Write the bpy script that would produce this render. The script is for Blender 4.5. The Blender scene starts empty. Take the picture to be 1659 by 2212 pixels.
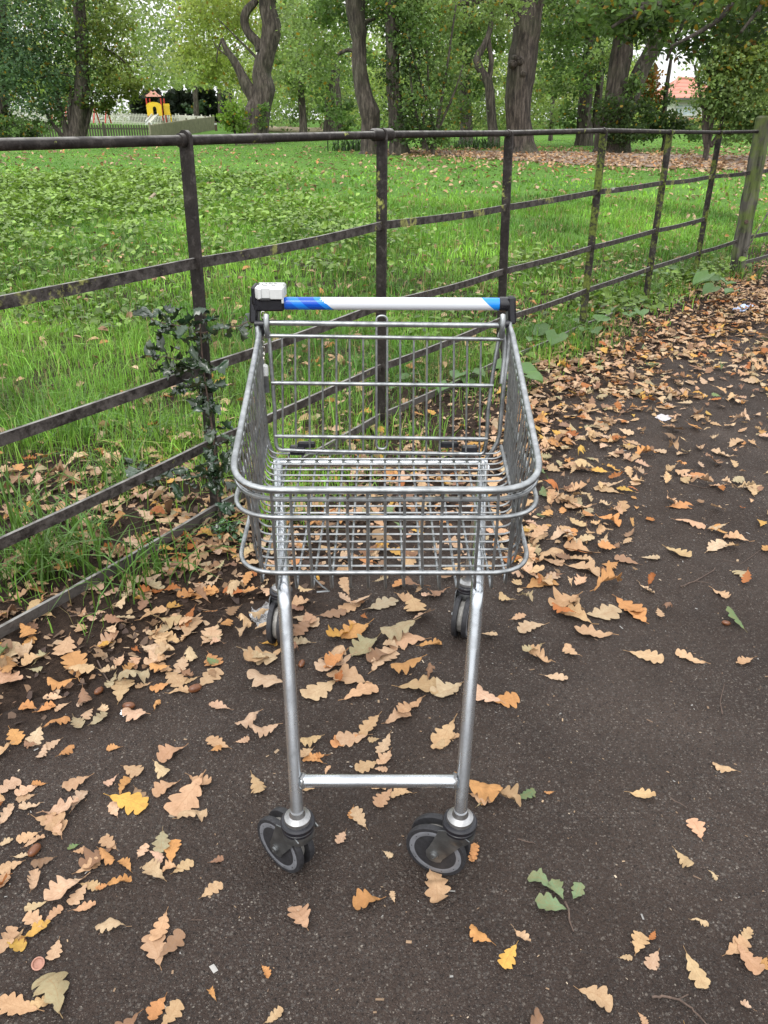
import bpy, math, random
import numpy as np
from mathutils import Vector, Matrix
R = math.radians
S = bpy.context.scene
C = S.collection
random.seed(7)
RNG = np.random.default_rng(11)

# ---------------------------------------------------------------- camera, sky, sun, exposure
HC = 1.25
PITCH = R(27.0)
FPX = 1640.0            # focal length for an image 1659 x 2212
cam = bpy.data.cameras.new('camera'); co = bpy.data.objects.new('camera', cam); C.objects.link(co)
co.location = (0, 0, HC); co.rotation_euler = (math.pi/2-PITCH, 0, 0)
cam.sensor_fit = 'VERTICAL'; cam.sensor_height = 24.0; cam.lens = 24.0*FPX/2212
cam.clip_start = 0.02; cam.clip_end = 3000
S.camera = co
SUN_EL, SUN_AZ = R(52), R(200)
w = bpy.data.worlds.new('World'); S.world = w; w.use_nodes = True
nt = w.node_tree; bg = nt.nodes['Background']
sky = nt.nodes.new('ShaderNodeTexSky'); sky.sky_type = 'NISHITA'; sky.sun_disc = False
sky.sun_elevation = SUN_EL; sky.sun_rotation = SUN_AZ; sky.air_density = 1.0; sky.dust_density = 6.0; sky.ozone_density = 0.6
hs = nt.nodes.new('ShaderNodeHueSaturation'); hs.inputs['Saturation'].default_value = 0.22
nt.links.new(sky.outputs[0], hs.inputs['Color']); cn = nt.nodes.new('ShaderNodeTexNoise'); cn.inputs['Scale'].default_value = 1.6; cn.inputs['Detail'].default_value = 6
cr = nt.nodes.new('ShaderNodeValToRGB'); cr.color_ramp.elements[0].position = .3; cr.color_ramp.elements[0].color = (.78, .8, .84, 1); cr.color_ramp.elements[1].position = .7; cr.color_ramp.elements[1].color = (1, 1, 1, 1)
cg = nt.nodes.new('ShaderNodeVectorMath'); cg.operation = 'SCALE'
tcw = nt.nodes.new('ShaderNodeTexCoord'); sz_ = nt.nodes.new('ShaderNodeSeparateXYZ'); gr = nt.nodes.new('ShaderNodeMapRange'); gr.inputs[1].default_value = .02; gr.inputs[2].default_value = 1.0; gr.inputs[3].default_value = 5.6; gr.inputs[4].default_value = 10.5
nt.links.new(tcw.outputs['Generated'], sz_.inputs[0]); nt.links.new(sz_.outputs[2], gr.inputs[0]); nt.links.new(gr.outputs[0], cg.inputs['Scale'])   # overcast: brightest overhead
cm = nt.nodes.new('ShaderNodeMix'); cm.data_type = 'RGBA'; cm.inputs[0].default_value = .85      # an overcast deck of cloud over the sky
nt.links.new(cn.outputs[0], cr.inputs[0]); nt.links.new(cr.outputs[0], cg.inputs[0]); nt.links.new(hs.outputs[0], cm.inputs[6]); nt.links.new(cg.outputs[0], cm.inputs[7]); nt.links.new(cm.outputs[2], bg.inputs[0])
bg.inputs[1].default_value = 0.15
sl = bpy.data.lights.new('sun', 'SUN'); sl.energy = 0.6; sl.angle = R(25); sl.color = (1, 0.97, 0.92)
so = bpy.data.objects.new('sun', sl); C.objects.link(so)
sd = Vector((math.sin(SUN_AZ)*math.cos(SUN_EL), math.cos(SUN_AZ)*math.cos(SUN_EL), math.sin(SUN_EL)))
so.rotation_euler = sd.to_track_quat('Z', 'Y').to_euler(); so.location = (0, 0, 30)
S.view_settings.view_transform = 'Standard'; S.view_settings.look = 'None'
S.view_settings.gamma = 1; S.view_settings.exposure = 0.95
S.cycles.max_bounces = 6; S.cycles.transparent_max_bounces = 8
S.cycles.use_denoising = True

# ---------------------------------------------------------------- picture point -> place
CP, SP = math.cos(PITCH), math.sin(PITCH)
def ray(px, py):
    u = (px-829.5)/FPX; v = (py-1106.0)/FPX
    return np.array([u, CP-v*SP, -SP-v*CP])
def at_h(px, py, h=0.0):
    d = ray(px, py); t = (h-HC)/d[2]; return Vector((d[0]*t, d[1]*t, h))
def at_y(px, py, Y):
    d = ray(px, py); t = Y/d[1]; return Vector((d[0]*t, Y, HC+d[2]*t))
def px_of(x, y, z):
    zz = z-HC; dep = y*CP-zz*SP; dep = np.where(np.abs(dep) < 1e-6, 1e-6, dep)
    return 829.5+FPX*x/dep, 1106.0+FPX*(-zz*CP-y*SP)/dep, dep
def ss(a, b, x):
    t = np.clip((x-a)/(b-a), 0, 1); return t*t*(3-2*t)
FP1 = at_h(470, 1128); FP6 = at_h(1499, 603)
FD = (FP6-FP1).normalized(); FN = Vector((-FD.y, FD.x, 0))      # along the fence; beyond the fence
def q_of(x, y): return (x-FP1.x)*FN.x+(y-FP1.y)*FN.y
def s_of(x, y): return (x-FP1.x)*FD.x+(y-FP1.y)*FD.y
def hnoise(x, y):
    return (np.sin(x*1.7+np.cos(y*1.3)*1.1)*np.cos(y*1.9+.7*np.sin(x*.9))*.5+np.sin(x*4.1+y*2.7+1.3)*np.cos(y*3.7-x*1.1)*.3
            + np.sin(x*9.3-y*6.1)*np.cos(y*8.3+x*3.9)*.2)
EDGE = []
for _p in ((-300, 1640), (0, 1525), (250, 1450), (420, 1335), (590, 1265), (860, 1130), (1120, 1010), (1190, 860), (1420, 755), (1659, 690)):
    _w = at_h(*_p); EDGE.append((s_of(_w.x, _w.y), q_of(_w.x, _w.y)))
EDGE.sort(); ES = [e[0] for e in EDGE]; EQ = [e[1] for e in EDGE]
def edge_q(s):
    s = np.asarray(s, float)
    return np.interp(s, ES, EQ)+.035*np.sin(s*7.3)+.02*np.sin(s*17.1+1)
def H(x, y):
    x = np.asarray(x, float); y = np.asarray(y, float)
    q = q_of(x, y)
    base = np.interp(y, [0, 6, 9, 14, 20, 30, 60, 95, 130, 400], [0, 0, .15, .35, .55, .66, .82, 1.5, 2.0, 2.4])
    u = x/np.maximum(y, 1)
    dip = 1-.5*(1-ss(-.29, -.2, u))*ss(34, 60, y)*(1-ss(68, 92, y))
    side = ss(-.2, 2.2, q)
    eq = edge_q(s_of(x, y)); verge = ss(eq-.06, eq+.12, q)
    return base*dip*side+verge*(.002+.010*hnoise(x, y))-(1-verge)*.02
def ground(px, py):
    d = ray(px, py)
    lo, hi = .3, 400.
    ts = np.exp(np.linspace(math.log(.3), math.log(400), 700))
    X = d[0]*ts/d[1]; Z = HC+d[2]*ts/d[1]
    below = Z < np.maximum(H(X, ts), 0)
    i = int(np.argmax(below)) if below.any() else len(ts)-1
    Y = ts[i]; return Vector((d[0]*Y/d[1], Y, float(max(0, H(d[0]*Y/d[1], Y)))))

# ---------------------------------------------------------------- mesh helpers
def newmesh(name, V, F, mat, smooth=True):
    me = bpy.data.meshes.new(name); me.from_pydata([tuple(v) for v in V], [], F)
    for m in (mat if isinstance(mat, (list, tuple)) else [mat]): me.materials.append(m)
    if smooth: me.polygons.foreach_set('use_smooth', [True]*len(me.polygons))
    me.update(); return me
def link(name, me, parent=None, loc=None, rot=None):
    o = bpy.data.objects.new(name, me); C.objects.link(o)
    if parent is not None: o.parent = parent
    if loc is not None: o.location = loc
    if rot is not None: o.rotation_euler = rot
    return o
def tag(o, label=None, cat=None, group=None, kind=None):
    if label: o['label'] = label
    if cat: o['category'] = cat
    if group: o['group'] = group
    if kind: o['kind'] = kind
    return o
def empty(name, loc, label, cat, group=None, rz=0):
    o = bpy.data.objects.new(name, None); C.objects.link(o); o.location = loc; o.rotation_euler = (0, 0, rz)
    o.empty_display_size = .1
    return tag(o, label, cat, group)
class MB:
    def __init__(s): s.V = []; s.F = []; s.M = []; s.flat = []
    def add(s, V, F, m=0, flat=False):
        n = len(s.V); s.V += [Vector(v) for v in V]
        for f in F: s.F.append(tuple(i+n for i in f)); s.M.append(m); s.flat.append(flat)
        return s
    def tube(s, pts, r, n=8, cap=True, m=0, closed=False):
        P = [Vector(p) for p in pts]; N = len(P)
        rr = r if isinstance(r, (list, tuple)) else [r]*N
        V = []; F = []; prev = None
        for i, p in enumerate(P):
            if closed: t = (P[(i+1) % N]-P[i-1])
            else: t = P[min(i+1, N-1)]-P[max(i-1, 0)]
            if t.length < 1e-9: t = Vector((0, 0, 1))
            t.normalize()
            if prev is None:
                a = Vector((0, 0, 1)) if abs(t.z) < .9 else Vector((1, 0, 0))
                u = t.cross(a).normalized()
            else:
                u = prev-t*prev.dot(t)
                u = u.normalized() if u.length > 1e-6 else t.orthogonal().normalized()
            prev = u; v = t.cross(u)
            for k in range(n):
                a = 2*math.pi*k/n; V.append(p+(u*math.cos(a)+v*math.sin(a))*rr[i])
        for i in range(N if closed else N-1):
            j = (i+1) % N
            for k in range(n):
                k2 = (k+1) % n; F.append((i*n+k, i*n+k2, j*n+k2, j*n+k))
        if cap and not closed:
            F.append(tuple(range(n-1, -1, -1))); F.append(tuple((N-1)*n+k for k in range(n)))
        return s.add(V, F, m)
    def box(s, c, d, M=None, bev=0.0, m=0):
        """box centred c, full size d, optional 3x3 orientation M; chamfered when bev > 0"""
        c = Vector(c); M = M or Matrix.Identity(3); x, y, z = d[0]/2, d[1]/2, d[2]/2
        if bev <= 0:
            V = [(i, j, k) for k in (-z, z) for j in (-y, y) for i in (-x, x)]
            F = [(0, 2, 3, 1), (4, 5, 7, 6), (0, 1, 5, 4), (2, 6, 7, 3), (0, 4, 6, 2), (1, 3, 7, 5)]
            return s.add([c+M@Vector(v) for v in V], F, m, True)
        b = min(bev, x*.95, y*.95, z*.95); V = []; idx = {}
        for sx in (-1, 1):
            for sy in (-1, 1):
                for sz in (-1, 1):
                    for ax in range(3):
                        p = [sx*(x-b), sy*(y-b), sz*(z-b)]; p[ax] = (sx*x, sy*y, sz*z)[ax]
                        idx[(sx, sy, sz, ax)] = len(V); V.append(c+M@Vector(p))
        F = []
        for ax in range(3):
            o = [a for a in range(3) if a != ax]
            for sg in (-1, 1):
                q = []
                for a, b_ in ((-1, -1), (1, -1), (1, 1), (-1, 1)):
                    k = [0, 0, 0]; k[ax] = sg; k[o[0]] = a; k[o[1]] = b_; q.append(idx[(*k, ax)])
                if (sg > 0) == (ax == 1): q.reverse()
                F.append(tuple(q))
        for ax in range(3):
            o = [a for a in range(3) if a != ax]
            for a in (-1, 1):
                for b_ in (-1, 1):
                    k1 = [0, 0, 0]; k1[ax] = -1; k1[o[0]] = a; k1[o[1]] = b_; k2 = list(k1); k2[ax] = 1
                    F.append((idx[(*k1, o[0])], idx[(*k2, o[0])], idx[(*k2, o[1])], idx[(*k1, o[1])]))
        for sx in (-1, 1):
            for sy in (-1, 1):
                for sz in (-1, 1): F.append(tuple(idx[(sx, sy, sz, ax)] for ax in range(3)))
        return s.add(V, F, m, False)
    def lathe(s, prof, M, n=24, m=0):
        """prof: (radius, along) pairs; M: 4x4 placing local Z as the axis"""
        V = []; F = []; N = len(prof)
        for r, h in prof:
            for k in range(n):
                a = 2*math.pi*k/n; V.append(M@Vector((r*math.cos(a), r*math.sin(a), h)))
        for i in range(N-1):
            for k in range(n):
                k2 = (k+1) % n; F.append((i*n+k, i*n+k2, (i+1)*n+k2, (i+1)*n+k))
        F.append(tuple(range(n-1, -1, -1))); F.append(tuple((N-1)*n+k for k in range(n)))
        return s.add(V, F, m)
    def prism(s, poly, M, t, m=0):
        """poly: 2-D outline in local XY of M, extruded t along local Z"""
        n = len(poly); V = [M@Vector((a, b, 0)) for a, b in poly]+[M@Vector((a, b, t)) for a, b in poly]
        F = [tuple(range(n-1, -1, -1)), tuple(range(n, 2*n))]+[(i, (i+1) % n, n+(i+1) % n, n+i) for i in range(n)]
        return s.add(V, F, m, True)
    def build(s, name, mat, parent=None, loc=None):
        off = Vector(loc) if loc is not None else Vector((0, 0, 0))
        me = newmesh(name, [v-off for v in s.V], s.F, mat)
        me.polygons.foreach_set('material_index', s.M)
        me.polygons.foreach_set('use_smooth', [not f for f in s.flat])
        try: me.set_sharp_from_angle(angle=R(38))
        except Exception: pass
        o = link(name, me, parent)
        if loc is not None: o.location = off
        return o
def fillet(pts, r, n=5):
    P = [Vector(p) for p in pts]; out = [P[0]]
    for i in range(1, len(P)-1):
        a, b, c = P[i-1], P[i], P[i+1]
        u = (a-b); v = (c-b); d = min(r, u.length*.49, v.length*.49)
        u.normalize(); v.normalize(); p0 = b+u*d; p2 = b+v*d
        for k in range(n+1):
            t = k/n; out.append(p0*(1-t)**2+b*2*t*(1-t)+p2*t*t)
    out.append(P[-1]); return out
def basis(x, y, z, o=(0, 0, 0)):
    x, y, z, o = map(Vector, (x, y, z, o))
    return Matrix(((x.x, y.x, z.x, o.x), (x.y, y.y, z.y, o.y), (x.z, y.z, z.z, o.z), (0, 0, 0, 1)))
def npmesh(name, V, loops, sizes, mat, col=None, uv=None, smooth=False):
    """mesh straight from numpy: V (n,3), flat loop indices, face sizes"""
    me = bpy.data.meshes.new(name); V = np.asarray(V, np.float32)
    me.vertices.add(len(V)); me.vertices.foreach_set('co', V.ravel())
    me.loops.add(len(loops)); me.loops.foreach_set('vertex_index', np.asarray(loops, np.int32))
    sizes = np.asarray(sizes, np.int32); st = np.concatenate([[0], np.cumsum(sizes)[:-1]]).astype(np.int32)
    me.polygons.add(len(sizes)); me.polygons.foreach_set('loop_start', st)
    try: me.polygons.foreach_set('loop_total', sizes)
    except Exception: pass
    me.materials.append(mat)
    me.update(calc_edges=True)
    if smooth: me.polygons.foreach_set('use_smooth', [True]*len(sizes))
    if col is not None:
        a = me.color_attributes.new('Col', 'FLOAT_COLOR', 'POINT')
        c4 = np.ones((len(V), 4), np.float32); c4[:, :3] = col; a.data.foreach_set('color', c4.ravel())
    if uv is not None:
        l = me.uv_layers.new(name='UVMap'); l.data.foreach_set('uv', np.asarray(uv, np.float32)[np.asarray(loops)].ravel())
    return me

# ---------------------------------------------------------------- materials
class NT:
    def __init__(s, name):
        s.m = bpy.data.materials.new(name); s.m.use_nodes = True; s.t = s.m.node_tree; s.b = s.t.nodes['Principled BSDF']
        s.out = s.t.nodes['Material Output']; s._tc = None
    def n(s, typ, **kw):
        x = s.t.nodes.new(typ)
        for k, v in kw.items(): setattr(x, k, v)
        return x
    def l(s, a, b): s.t.links.new(a, b); return s
    def tc(s, which='Object'):
        if s._tc is None: s._tc = s.n('ShaderNodeTexCoord')
        return s._tc.outputs[which]
    def mapping(s, scale=(1, 1, 1), src=None):
        m = s.n('ShaderNodeMapping'); m.inputs['Scale'].default_value = scale; s.l(src or s.tc(), m.inputs[0]); return m.outputs[0]
    def noise(s, scale, detail=4, rough=.55, vec=None):
        x = s.n('ShaderNodeTexNoise'); x.inputs['Scale'].default_value = scale; x.inputs['Detail'].default_value = detail
        x.inputs['Roughness'].default_value = rough; s.l(vec or s.tc(), x.inputs['Vector']); return x.outputs[0]
    def vor(s, scale, vec=None, out='Color', feature='F1'):
        x = s.n('ShaderNodeTexVoronoi', feature=feature); x.inputs['Scale'].default_value = scale; s.l(vec or s.tc(), x.inputs['Vector']); return x.outputs[out]
    def ramp(s, src, stops, interp='LINEAR'):
        x = s.n('ShaderNodeValToRGB'); e = x.color_ramp.elements; x.color_ramp.interpolation = interp
        while len(e) < len(stops): e.new(.5)
        for k, (p, c) in enumerate(stops):
            e[k].position = p; c = (c, c, c) if isinstance(c, (int, float)) else c; e[k].color = (*c, 1)
        s.l(src, x.inputs[0]); return x.outputs[0]
    def mix(s, f, a, b, blend='MIX'):
        x = s.n('ShaderNodeMix', data_type='RGBA', blend_type=blend)
        for v, k in ((f, 0), (a, 6), (b, 7)):
            if isinstance(v, (int, float)): x.inputs[k].default_value = v if k == 0 else (v, v, v, 1)
            elif isinstance(v, tuple): x.inputs[k].default_value = (*v, 1)
            else: s.l(v, x.inputs[k])
        return x.outputs[2]
    def math(s, op, a, b=None):
        x = s.n('ShaderNodeMath', operation=op)
        for v, k in ((a, 0), (b, 1)):
            if v is None: continue
            if isinstance(v, (int, float)): x.inputs[k].default_value = v
            else: s.l(v, x.inputs[k])
        return x.outputs[0]
    def bump(s, h, strength=.4, dist=.002):
        x = s.n('ShaderNodeBump'); x.inputs['Strength'].default_value = strength; x.inputs['Distance'].default_value = dist
        s.l(h, x.inputs['Height']); s.l(x.outputs[0], s.b.inputs['Normal']); return s
    def set(s, col=None, rough=None, metal=None, spec=None):
        for v, k in ((col, 'Base Color'), (rough, 'Roughness'), (metal, 'Metallic'), (spec, 'Specular IOR Level')):
            if v is None: continue
            if isinstance(v, (int, float)): s.b.inputs[k].default_value = v
            elif isinstance(v, tuple): s.b.inputs[k].default_value = (*v, 1)
            else: s.l(v, s.b.inputs[k])
        return s
    def attr(s, name='Col'):
        x = s.n('ShaderNodeAttribute'); x.attribute_name = name; return x.outputs['Color']
def plain(name, col, rough=.5, metal=0., var=.15, scale=40):
    t = NT(name); n = t.noise(scale, 5)
    c = t.ramp(n, [(.25, tuple(x*(1-var) for x in col)), (.75, tuple(min(1, x*(1+var)) for x in col))])
    r = t.ramp(t.noise(scale*2.3, 3), [(.3, max(0, rough-.08)), (.7, min(1, rough+.1))])
    t.set(c, r, metal); return t.m

# zinc plated wire and tube: streaks, dull patches, small scratches
def zinc(name, lo, hi, rough, sc=(60, 60, 14)):
    t = NT(name); v = t.mapping(sc)
    a = t.noise(1.0, 5, .6, v); b = t.noise(220, 3); p = t.noise(16, 5, .65)
    c = t.mix(t.ramp(p, [(.5, 0.), (.68, .75)]), t.ramp(a, [(.3, lo), (.7, hi)]), tuple(x*.42 for x in hi))
    c = t.mix(t.ramp(b, [(.66, 0.), (.72, .25)]), c, (.2, .19, .17))
    t.set(c, t.ramp(p, [(.35, rough-.07), (.65, rough+.16)]), .92); t.bump(t.noise(260, 3), .06, .0004); return t.m
M_WIRE = zinc('zinc_wire', (.20, .21, .215), (.42, .435, .44), .34, (50, 50, 50))
M_TUBE = zinc('zinc_tube', (.52, .55, .58), (.66, .69, .72), .22, (14, 14, 5))
M_CAST = zinc('grey_fork_metal', (.12, .125, .13), (.3, .31, .31), .42, (30, 30, 30))
M_BOLT = zinc('bolt_metal', (.25, .25, .25), (.42, .42, .42), .38, (90, 90, 90))
M_CHROME = plain('chain_chrome', (.75, .73, .68), .12, 1., .1, 90)
M_BLACK = plain('black_plastic', (.012, .012, .016), .32, 0, .3, 50)
M_TYRE = plain('black_rubber', (.02, .02, .023), .62, 0, .5, 120)
M_WHEEL = plain('grey_wheel_plastic', (.15, .155, .17), .42, 0, .25, 60)
M_CORE = plain('wheel_core', (.28, .27, .25), .5, .2, .4, 90)
M_WHITE = plain('white_plastic', (.56, .57, .56), .28, 0, .05, 30)
M_RED = plain('red_paint', (.5, .04, .03), .4, 0, .15, 3)
M_YEL = plain('yellow_paint', (.75, .5, .03), .4, 0, .15, 3)
M_INK = plain('dark_ink', (.03, .03, .03), .6)
M_LETTER = plain('white_lettering', (.8, .86, .9), .4, 0, .02)
t = NT('handle_sleeve')   # blue with lighter diagonal stripes, then white, blue again at the far end
xyz = t.n('ShaderNodeSeparateXYZ'); t.l(t.tc(), xyz.inputs[0])
vv = t.math('ADD', xyz.outputs[0], t.math('MULTIPLY', xyz.outputs[2], 1.15))
stripe = t.ramp(t.math('MULTIPLY', t.math('ADD', vv, .25), 2.0), [(0, (.0, .085, .50)), (.118, (.005, .17, .66)), (.165, (.0, .065, .46)), (.232, (.01, .20, .68)), (.262, (.61, .63, .67)), (.948, (.01, .22, .70))], 'CONSTANT')
t.set(t.mix(t.ramp(t.noise(55, 4), [(.62, 0.), (.8, .12)]), stripe, (.35, .34, .32)), .22); M_SLEEVE = t.m

# leaves on the ground: colour from the object or from a vertex colour, veins and blotches from the leaf's own map
def leaf_mat(name, mode, rough=.62, trans=.12):
    t = NT(name)
    if mode == 'obj':
        oi = t.n('ShaderNodeObjectInfo'); base = oi.outputs['Color']
    else: base = t.attr()
    uv = t.tc('UV'); sp = t.n('ShaderNodeSeparateXYZ'); t.l(uv, sp.inputs[0])
    au = t.math('ABSOLUTE', t.math('SUBTRACT', sp.outputs[0], .5))
    mid = t.ramp(au, [(0., 1.), (.035, 0.)])
    sv = t.math('SINE', t.math('MULTIPLY', t.math('SUBTRACT', sp.outputs[1], t.math('MULTIPLY', au, .5)), 52.))
    side = t.ramp(sv, [(.86, 0.), (.99, .6)])
    c = t.mix(t.ramp(t.noise(70, 5, .65), [(.35, 0.), (.75, .42)]), base, (.22, .10, .04), 'MIX')
    c = t.mix(t.ramp(t.noise(420, 3), [(.64, 0.), (.72, .5)]), c, (.06, .03, .015))
    c = t.mix(t.math('MULTIPLY', t.math('MAXIMUM', mid, side), .38), c, (.28, .15, .06))
    t.set(c, rough, 0, .2); t.bump(t.math('ADD', t.noise(160, 4), t.math('MULTIPLY', side, .6)), .35, .0012)
    tr = t.n('ShaderNodeBsdfTranslucent'); t.l(c, tr.inputs[0]); mx = t.n('ShaderNodeMixShader'); mx.inputs[0].default_value = trans
    t.l(t.b.outputs[0], mx.inputs[1]); t.l(tr.outputs[0], mx.inputs[2]); t.l(mx.outputs[0], t.out.inputs[0]); return t.m
M_LEAF = leaf_mat('fallen_leaf', 'obj'); M_LEAFS = leaf_mat('fallen_leaf_mass', 'attr')
def foliage(name, rough=.5, trans=.4, spec=.4):
    t = NT(name); c = t.mix(t.ramp(t.noise(9, 3), [(.3, 0.), (.8, .3)]), t.attr(), (.10, .10, .02))
    t.set(c, rough, 0, spec)
    tr = t.n('ShaderNodeBsdfTranslucent'); t.l(t.mix(1., c, (1.25, 1.3, .8), 'MULTIPLY'), tr.inputs[0]); mx = t.n('ShaderNodeMixShader'); mx.inputs[0].default_value = trans
    t.l(t.b.outputs[0], mx.inputs[1]); t.l(tr.outputs[0], mx.inputs[2]); t.l(mx.outputs[0], t.out.inputs[0]); return t.m
M_FOL = foliage('tree_foliage', .5, .5, .3); M_GRASS = foliage('grass_blade', .45, .3, .35); M_HOLLY = foliage('holly_leaf', .2, .05, .7); M_HERB = foliage('herb_leaf', .42, .25, .4)
t = NT('bark'); v = t.mapping((9, 9, 1.6)); a = t.noise(1.6, 8, .7, v); b = t.noise(1.2, 4)
c = t.ramp(a, [(.34, (.008, .006, .005)), (.5, (.055, .043, .034)), (.68, (.15, .125, .105))])
c = t.mix(t.ramp(b, [(.52, 0.), (.72, .45)]), c, (.06, .075, .03)); t.set(c, .9); t.bump(a, 1., .05); M_BARK = t.m
t = NT('dead_wood'); v = t.mapping((3, 20, 20)); a = t.noise(1.4, 6, .6, v)
t.set(t.ramp(a, [(.3, (.2, .15, .1)), (.7, (.5, .42, .32))]), .85); t.bump(a, .6, .02); M_DEAD = t.m
M_TWIG = plain('twig_bark', (.09, .06, .045), .8, 0, .5, 120)
# painted iron fence: brown-black, worn grey patches, tops paled as sky reflection, lichen and bird droppings
def iron(name, moss, top, pale=.6, mc=((.10, .12, .03), (.36, .39, .10))):
    t = NT(name); a = t.noise(14, 6, .65); b = t.noise(90, 4)
    c = t.ramp(a, [(.3, (.010, .008, .0075)), (.55, (.026, .0215, .0195)), (.78, (.085, .075, .069))])
    c = t.mix(t.ramp(t.noise(34, 6, .7), [(pale-.06, 0.), (pale+.14, .62)]), c, (.115, .103, .095))
    g = t.n('ShaderNodeNewGeometry'); sp = t.n('ShaderNodeSeparateXYZ'); t.l(g.outputs['Normal'], sp.inputs[0])
    c = t.mix(t.math('MULTIPLY', t.ramp(sp.outputs[2], [(.5, 0.), (.9, 1.)]), t.ramp(t.noise(24, 5), [(.35, .2), (.6, .75)])), c, (.30, .29, .27))  # upward faces paled: sky reflection put into the colour
    c = t.mix(t.ramp(t.noise(7.5, 6, .7), [(moss, 0.), (moss+.06, .85)]), c, t.ramp(t.noise(60, 4), [(.35, mc[0]), (.6, mc[1])]))
    c = t.mix(t.ramp(t.noise(3.1, 2, .4), [(.79, 0.), (.80, .8)]), c, (.5, .49, .46))
    t.set(c, t.ramp(a, [(.3, .55), (.7, .85)]), .0, .2); t.bump(t.math('ADD', a, b), .9, .003); return t.m
M_IRON = iron('worn_iron', .62, 0); M_IRONM = iron('mossy_iron', .47, 0, .6, ((.045, .06, .014), (.13, .165, .03))); M_IRONP = iron('scoured_iron', .66, 0, .36); M_RAIL = iron('grey_worn_iron', .64, 0, .47); M_LICH = iron('lichened_iron', .555, 0, .47, ((.10, .105, .035), (.27, .28, .09)))
t = NT('weathered_post'); v = t.mapping((16, 16, 2.2)); a = t.noise(1.4, 7, .65, v); b = t.noise(4.5, 5, .6)
c = t.ramp(a, [(.38, (.012, .010, .008)), (.62, (.13, .12, .10))])
c = t.mix(t.ramp(b, [(.46, 0.), (.58, .8)]), c, t.ramp(a, [(.3, (.05, .08, .015)), (.7, (.15, .2, .04))]))
c = t.mix(t.ramp(t.noise(3, 3), [(.62, 0.), (.68, .8)]), c, (.02, .018, .015))
t.set(c, .9); t.bump(a, .7, .006); M_POST = t.m
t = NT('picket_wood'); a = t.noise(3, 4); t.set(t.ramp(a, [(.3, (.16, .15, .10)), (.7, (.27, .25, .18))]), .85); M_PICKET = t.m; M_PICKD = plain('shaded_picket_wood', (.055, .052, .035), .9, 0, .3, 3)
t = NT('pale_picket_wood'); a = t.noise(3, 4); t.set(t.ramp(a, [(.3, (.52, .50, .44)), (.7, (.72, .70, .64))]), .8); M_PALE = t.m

# tarmac: brown black binder, crushed stone, pale specks
t = NT('tarmac')
def chan(o, k):
    x = t.n('ShaderNodeSeparateColor'); t.l(o, x.inputs[0]); return x.outputs[k]
soilc = t.ramp(t.noise(60, 7, .75), [(.3, (.014, .009, .007)), (.55, (.040, .026, .019)), (.8, (.095, .065, .045))])
c = t.ramp(t.noise(2.3, 6, .6), [(.3, (.038, .026, .021)), (.7, (.080, .059, .048))])
wv = t.n('ShaderNodeVectorMath', operation='ADD'); wn = t.n('ShaderNodeTexNoise'); wn.inputs['Scale'].default_value = 260; t.l(t.tc(), wn.inputs['Vector']); ws = t.n('ShaderNodeVectorMath', operation='SCALE'); ws.inputs['Scale'].default_value = .005; t.l(wn.outputs[1], ws.inputs[0]); t.l(t.tc(), wv.inputs[0]); t.l(ws.outputs[0], wv.inputs[1])
va = wv.outputs[0]
for sc, lo_, amt, cols_ in ((135, .3, .8, [(0., (.014, .011, .010)), (.5, (.055, .046, .041)), (.85, (.13, .115, .10)), (1., (.24, .21, .18))]), (430, .35, .9, [(0., (.014, .012, .011)), (.45, (.052, .045, .041)), (.8, (.125, .108, .096)), (1., (.27, .235, .20))]), (230, .55, .85, [(0., (.014, .012, .011)), (.6, (.09, .079, .073)), (.9, (.17, .15, .135)), (1., (.36, .32, .27))])):
    cl_ = t.vor(sc, va); ds = t.vor(sc, va, 'Distance')
    c = t.mix(t.math('MULTIPLY', t.ramp(ds, [(.25, 1.), (.5, 0.)]), t.ramp(chan(cl_, 0), [(lo_, 0.), (lo_+.1, amt)])), c, t.ramp(chan(cl_, 1), cols_))
c = t.mix(t.math('MULTIPLY', t.ramp(t.vor(300, va, 'Distance'), [(.16, 1.), (.3, 0.)]), t.ramp(chan(t.vor(300, va), 2), [(.965, 0.), (.975, .8)])), c, (.40, .34, .28))
c = t.mix(t.math('MULTIPLY', t.ramp(t.noise(1.3, 4, .6), [(.45, 0.), (.65, .75)]), t.ramp(t.noise(90, 5, .7), [(.4, .2), (.6, 1.)])), c, soilc)
c = t.mix(t.ramp(t.noise(6, 5, .65), [(.35, 0.), (.75, .35)]), c, (.022, .016, .013))
ed = t.math('ADD', chan(t.attr(), 0), t.math('MULTIPLY', t.math('SUBTRACT', t.noise(14, 6, .7), .5), 1.5))
c = t.mix(t.ramp(ed, [(.25, 1.), (.75, 0.)]), c, soilc)
t.set(c, t.ramp(t.noise(9, 4), [(.3, .72), (.7, .95)]), 0, .22)
t.bump(t.math('ADD', t.math('ADD', t.math('MULTIPLY', t.vor(230, va, 'Distance'), -.7), t.math('MULTIPLY', t.vor(125, va, 'Distance'), -.9)), t.math('ADD', t.noise(340, 3), t.math('MULTIPLY', t.noise(120, 4), .8))), 1., .0055); M_TARMAC = t.m
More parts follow.
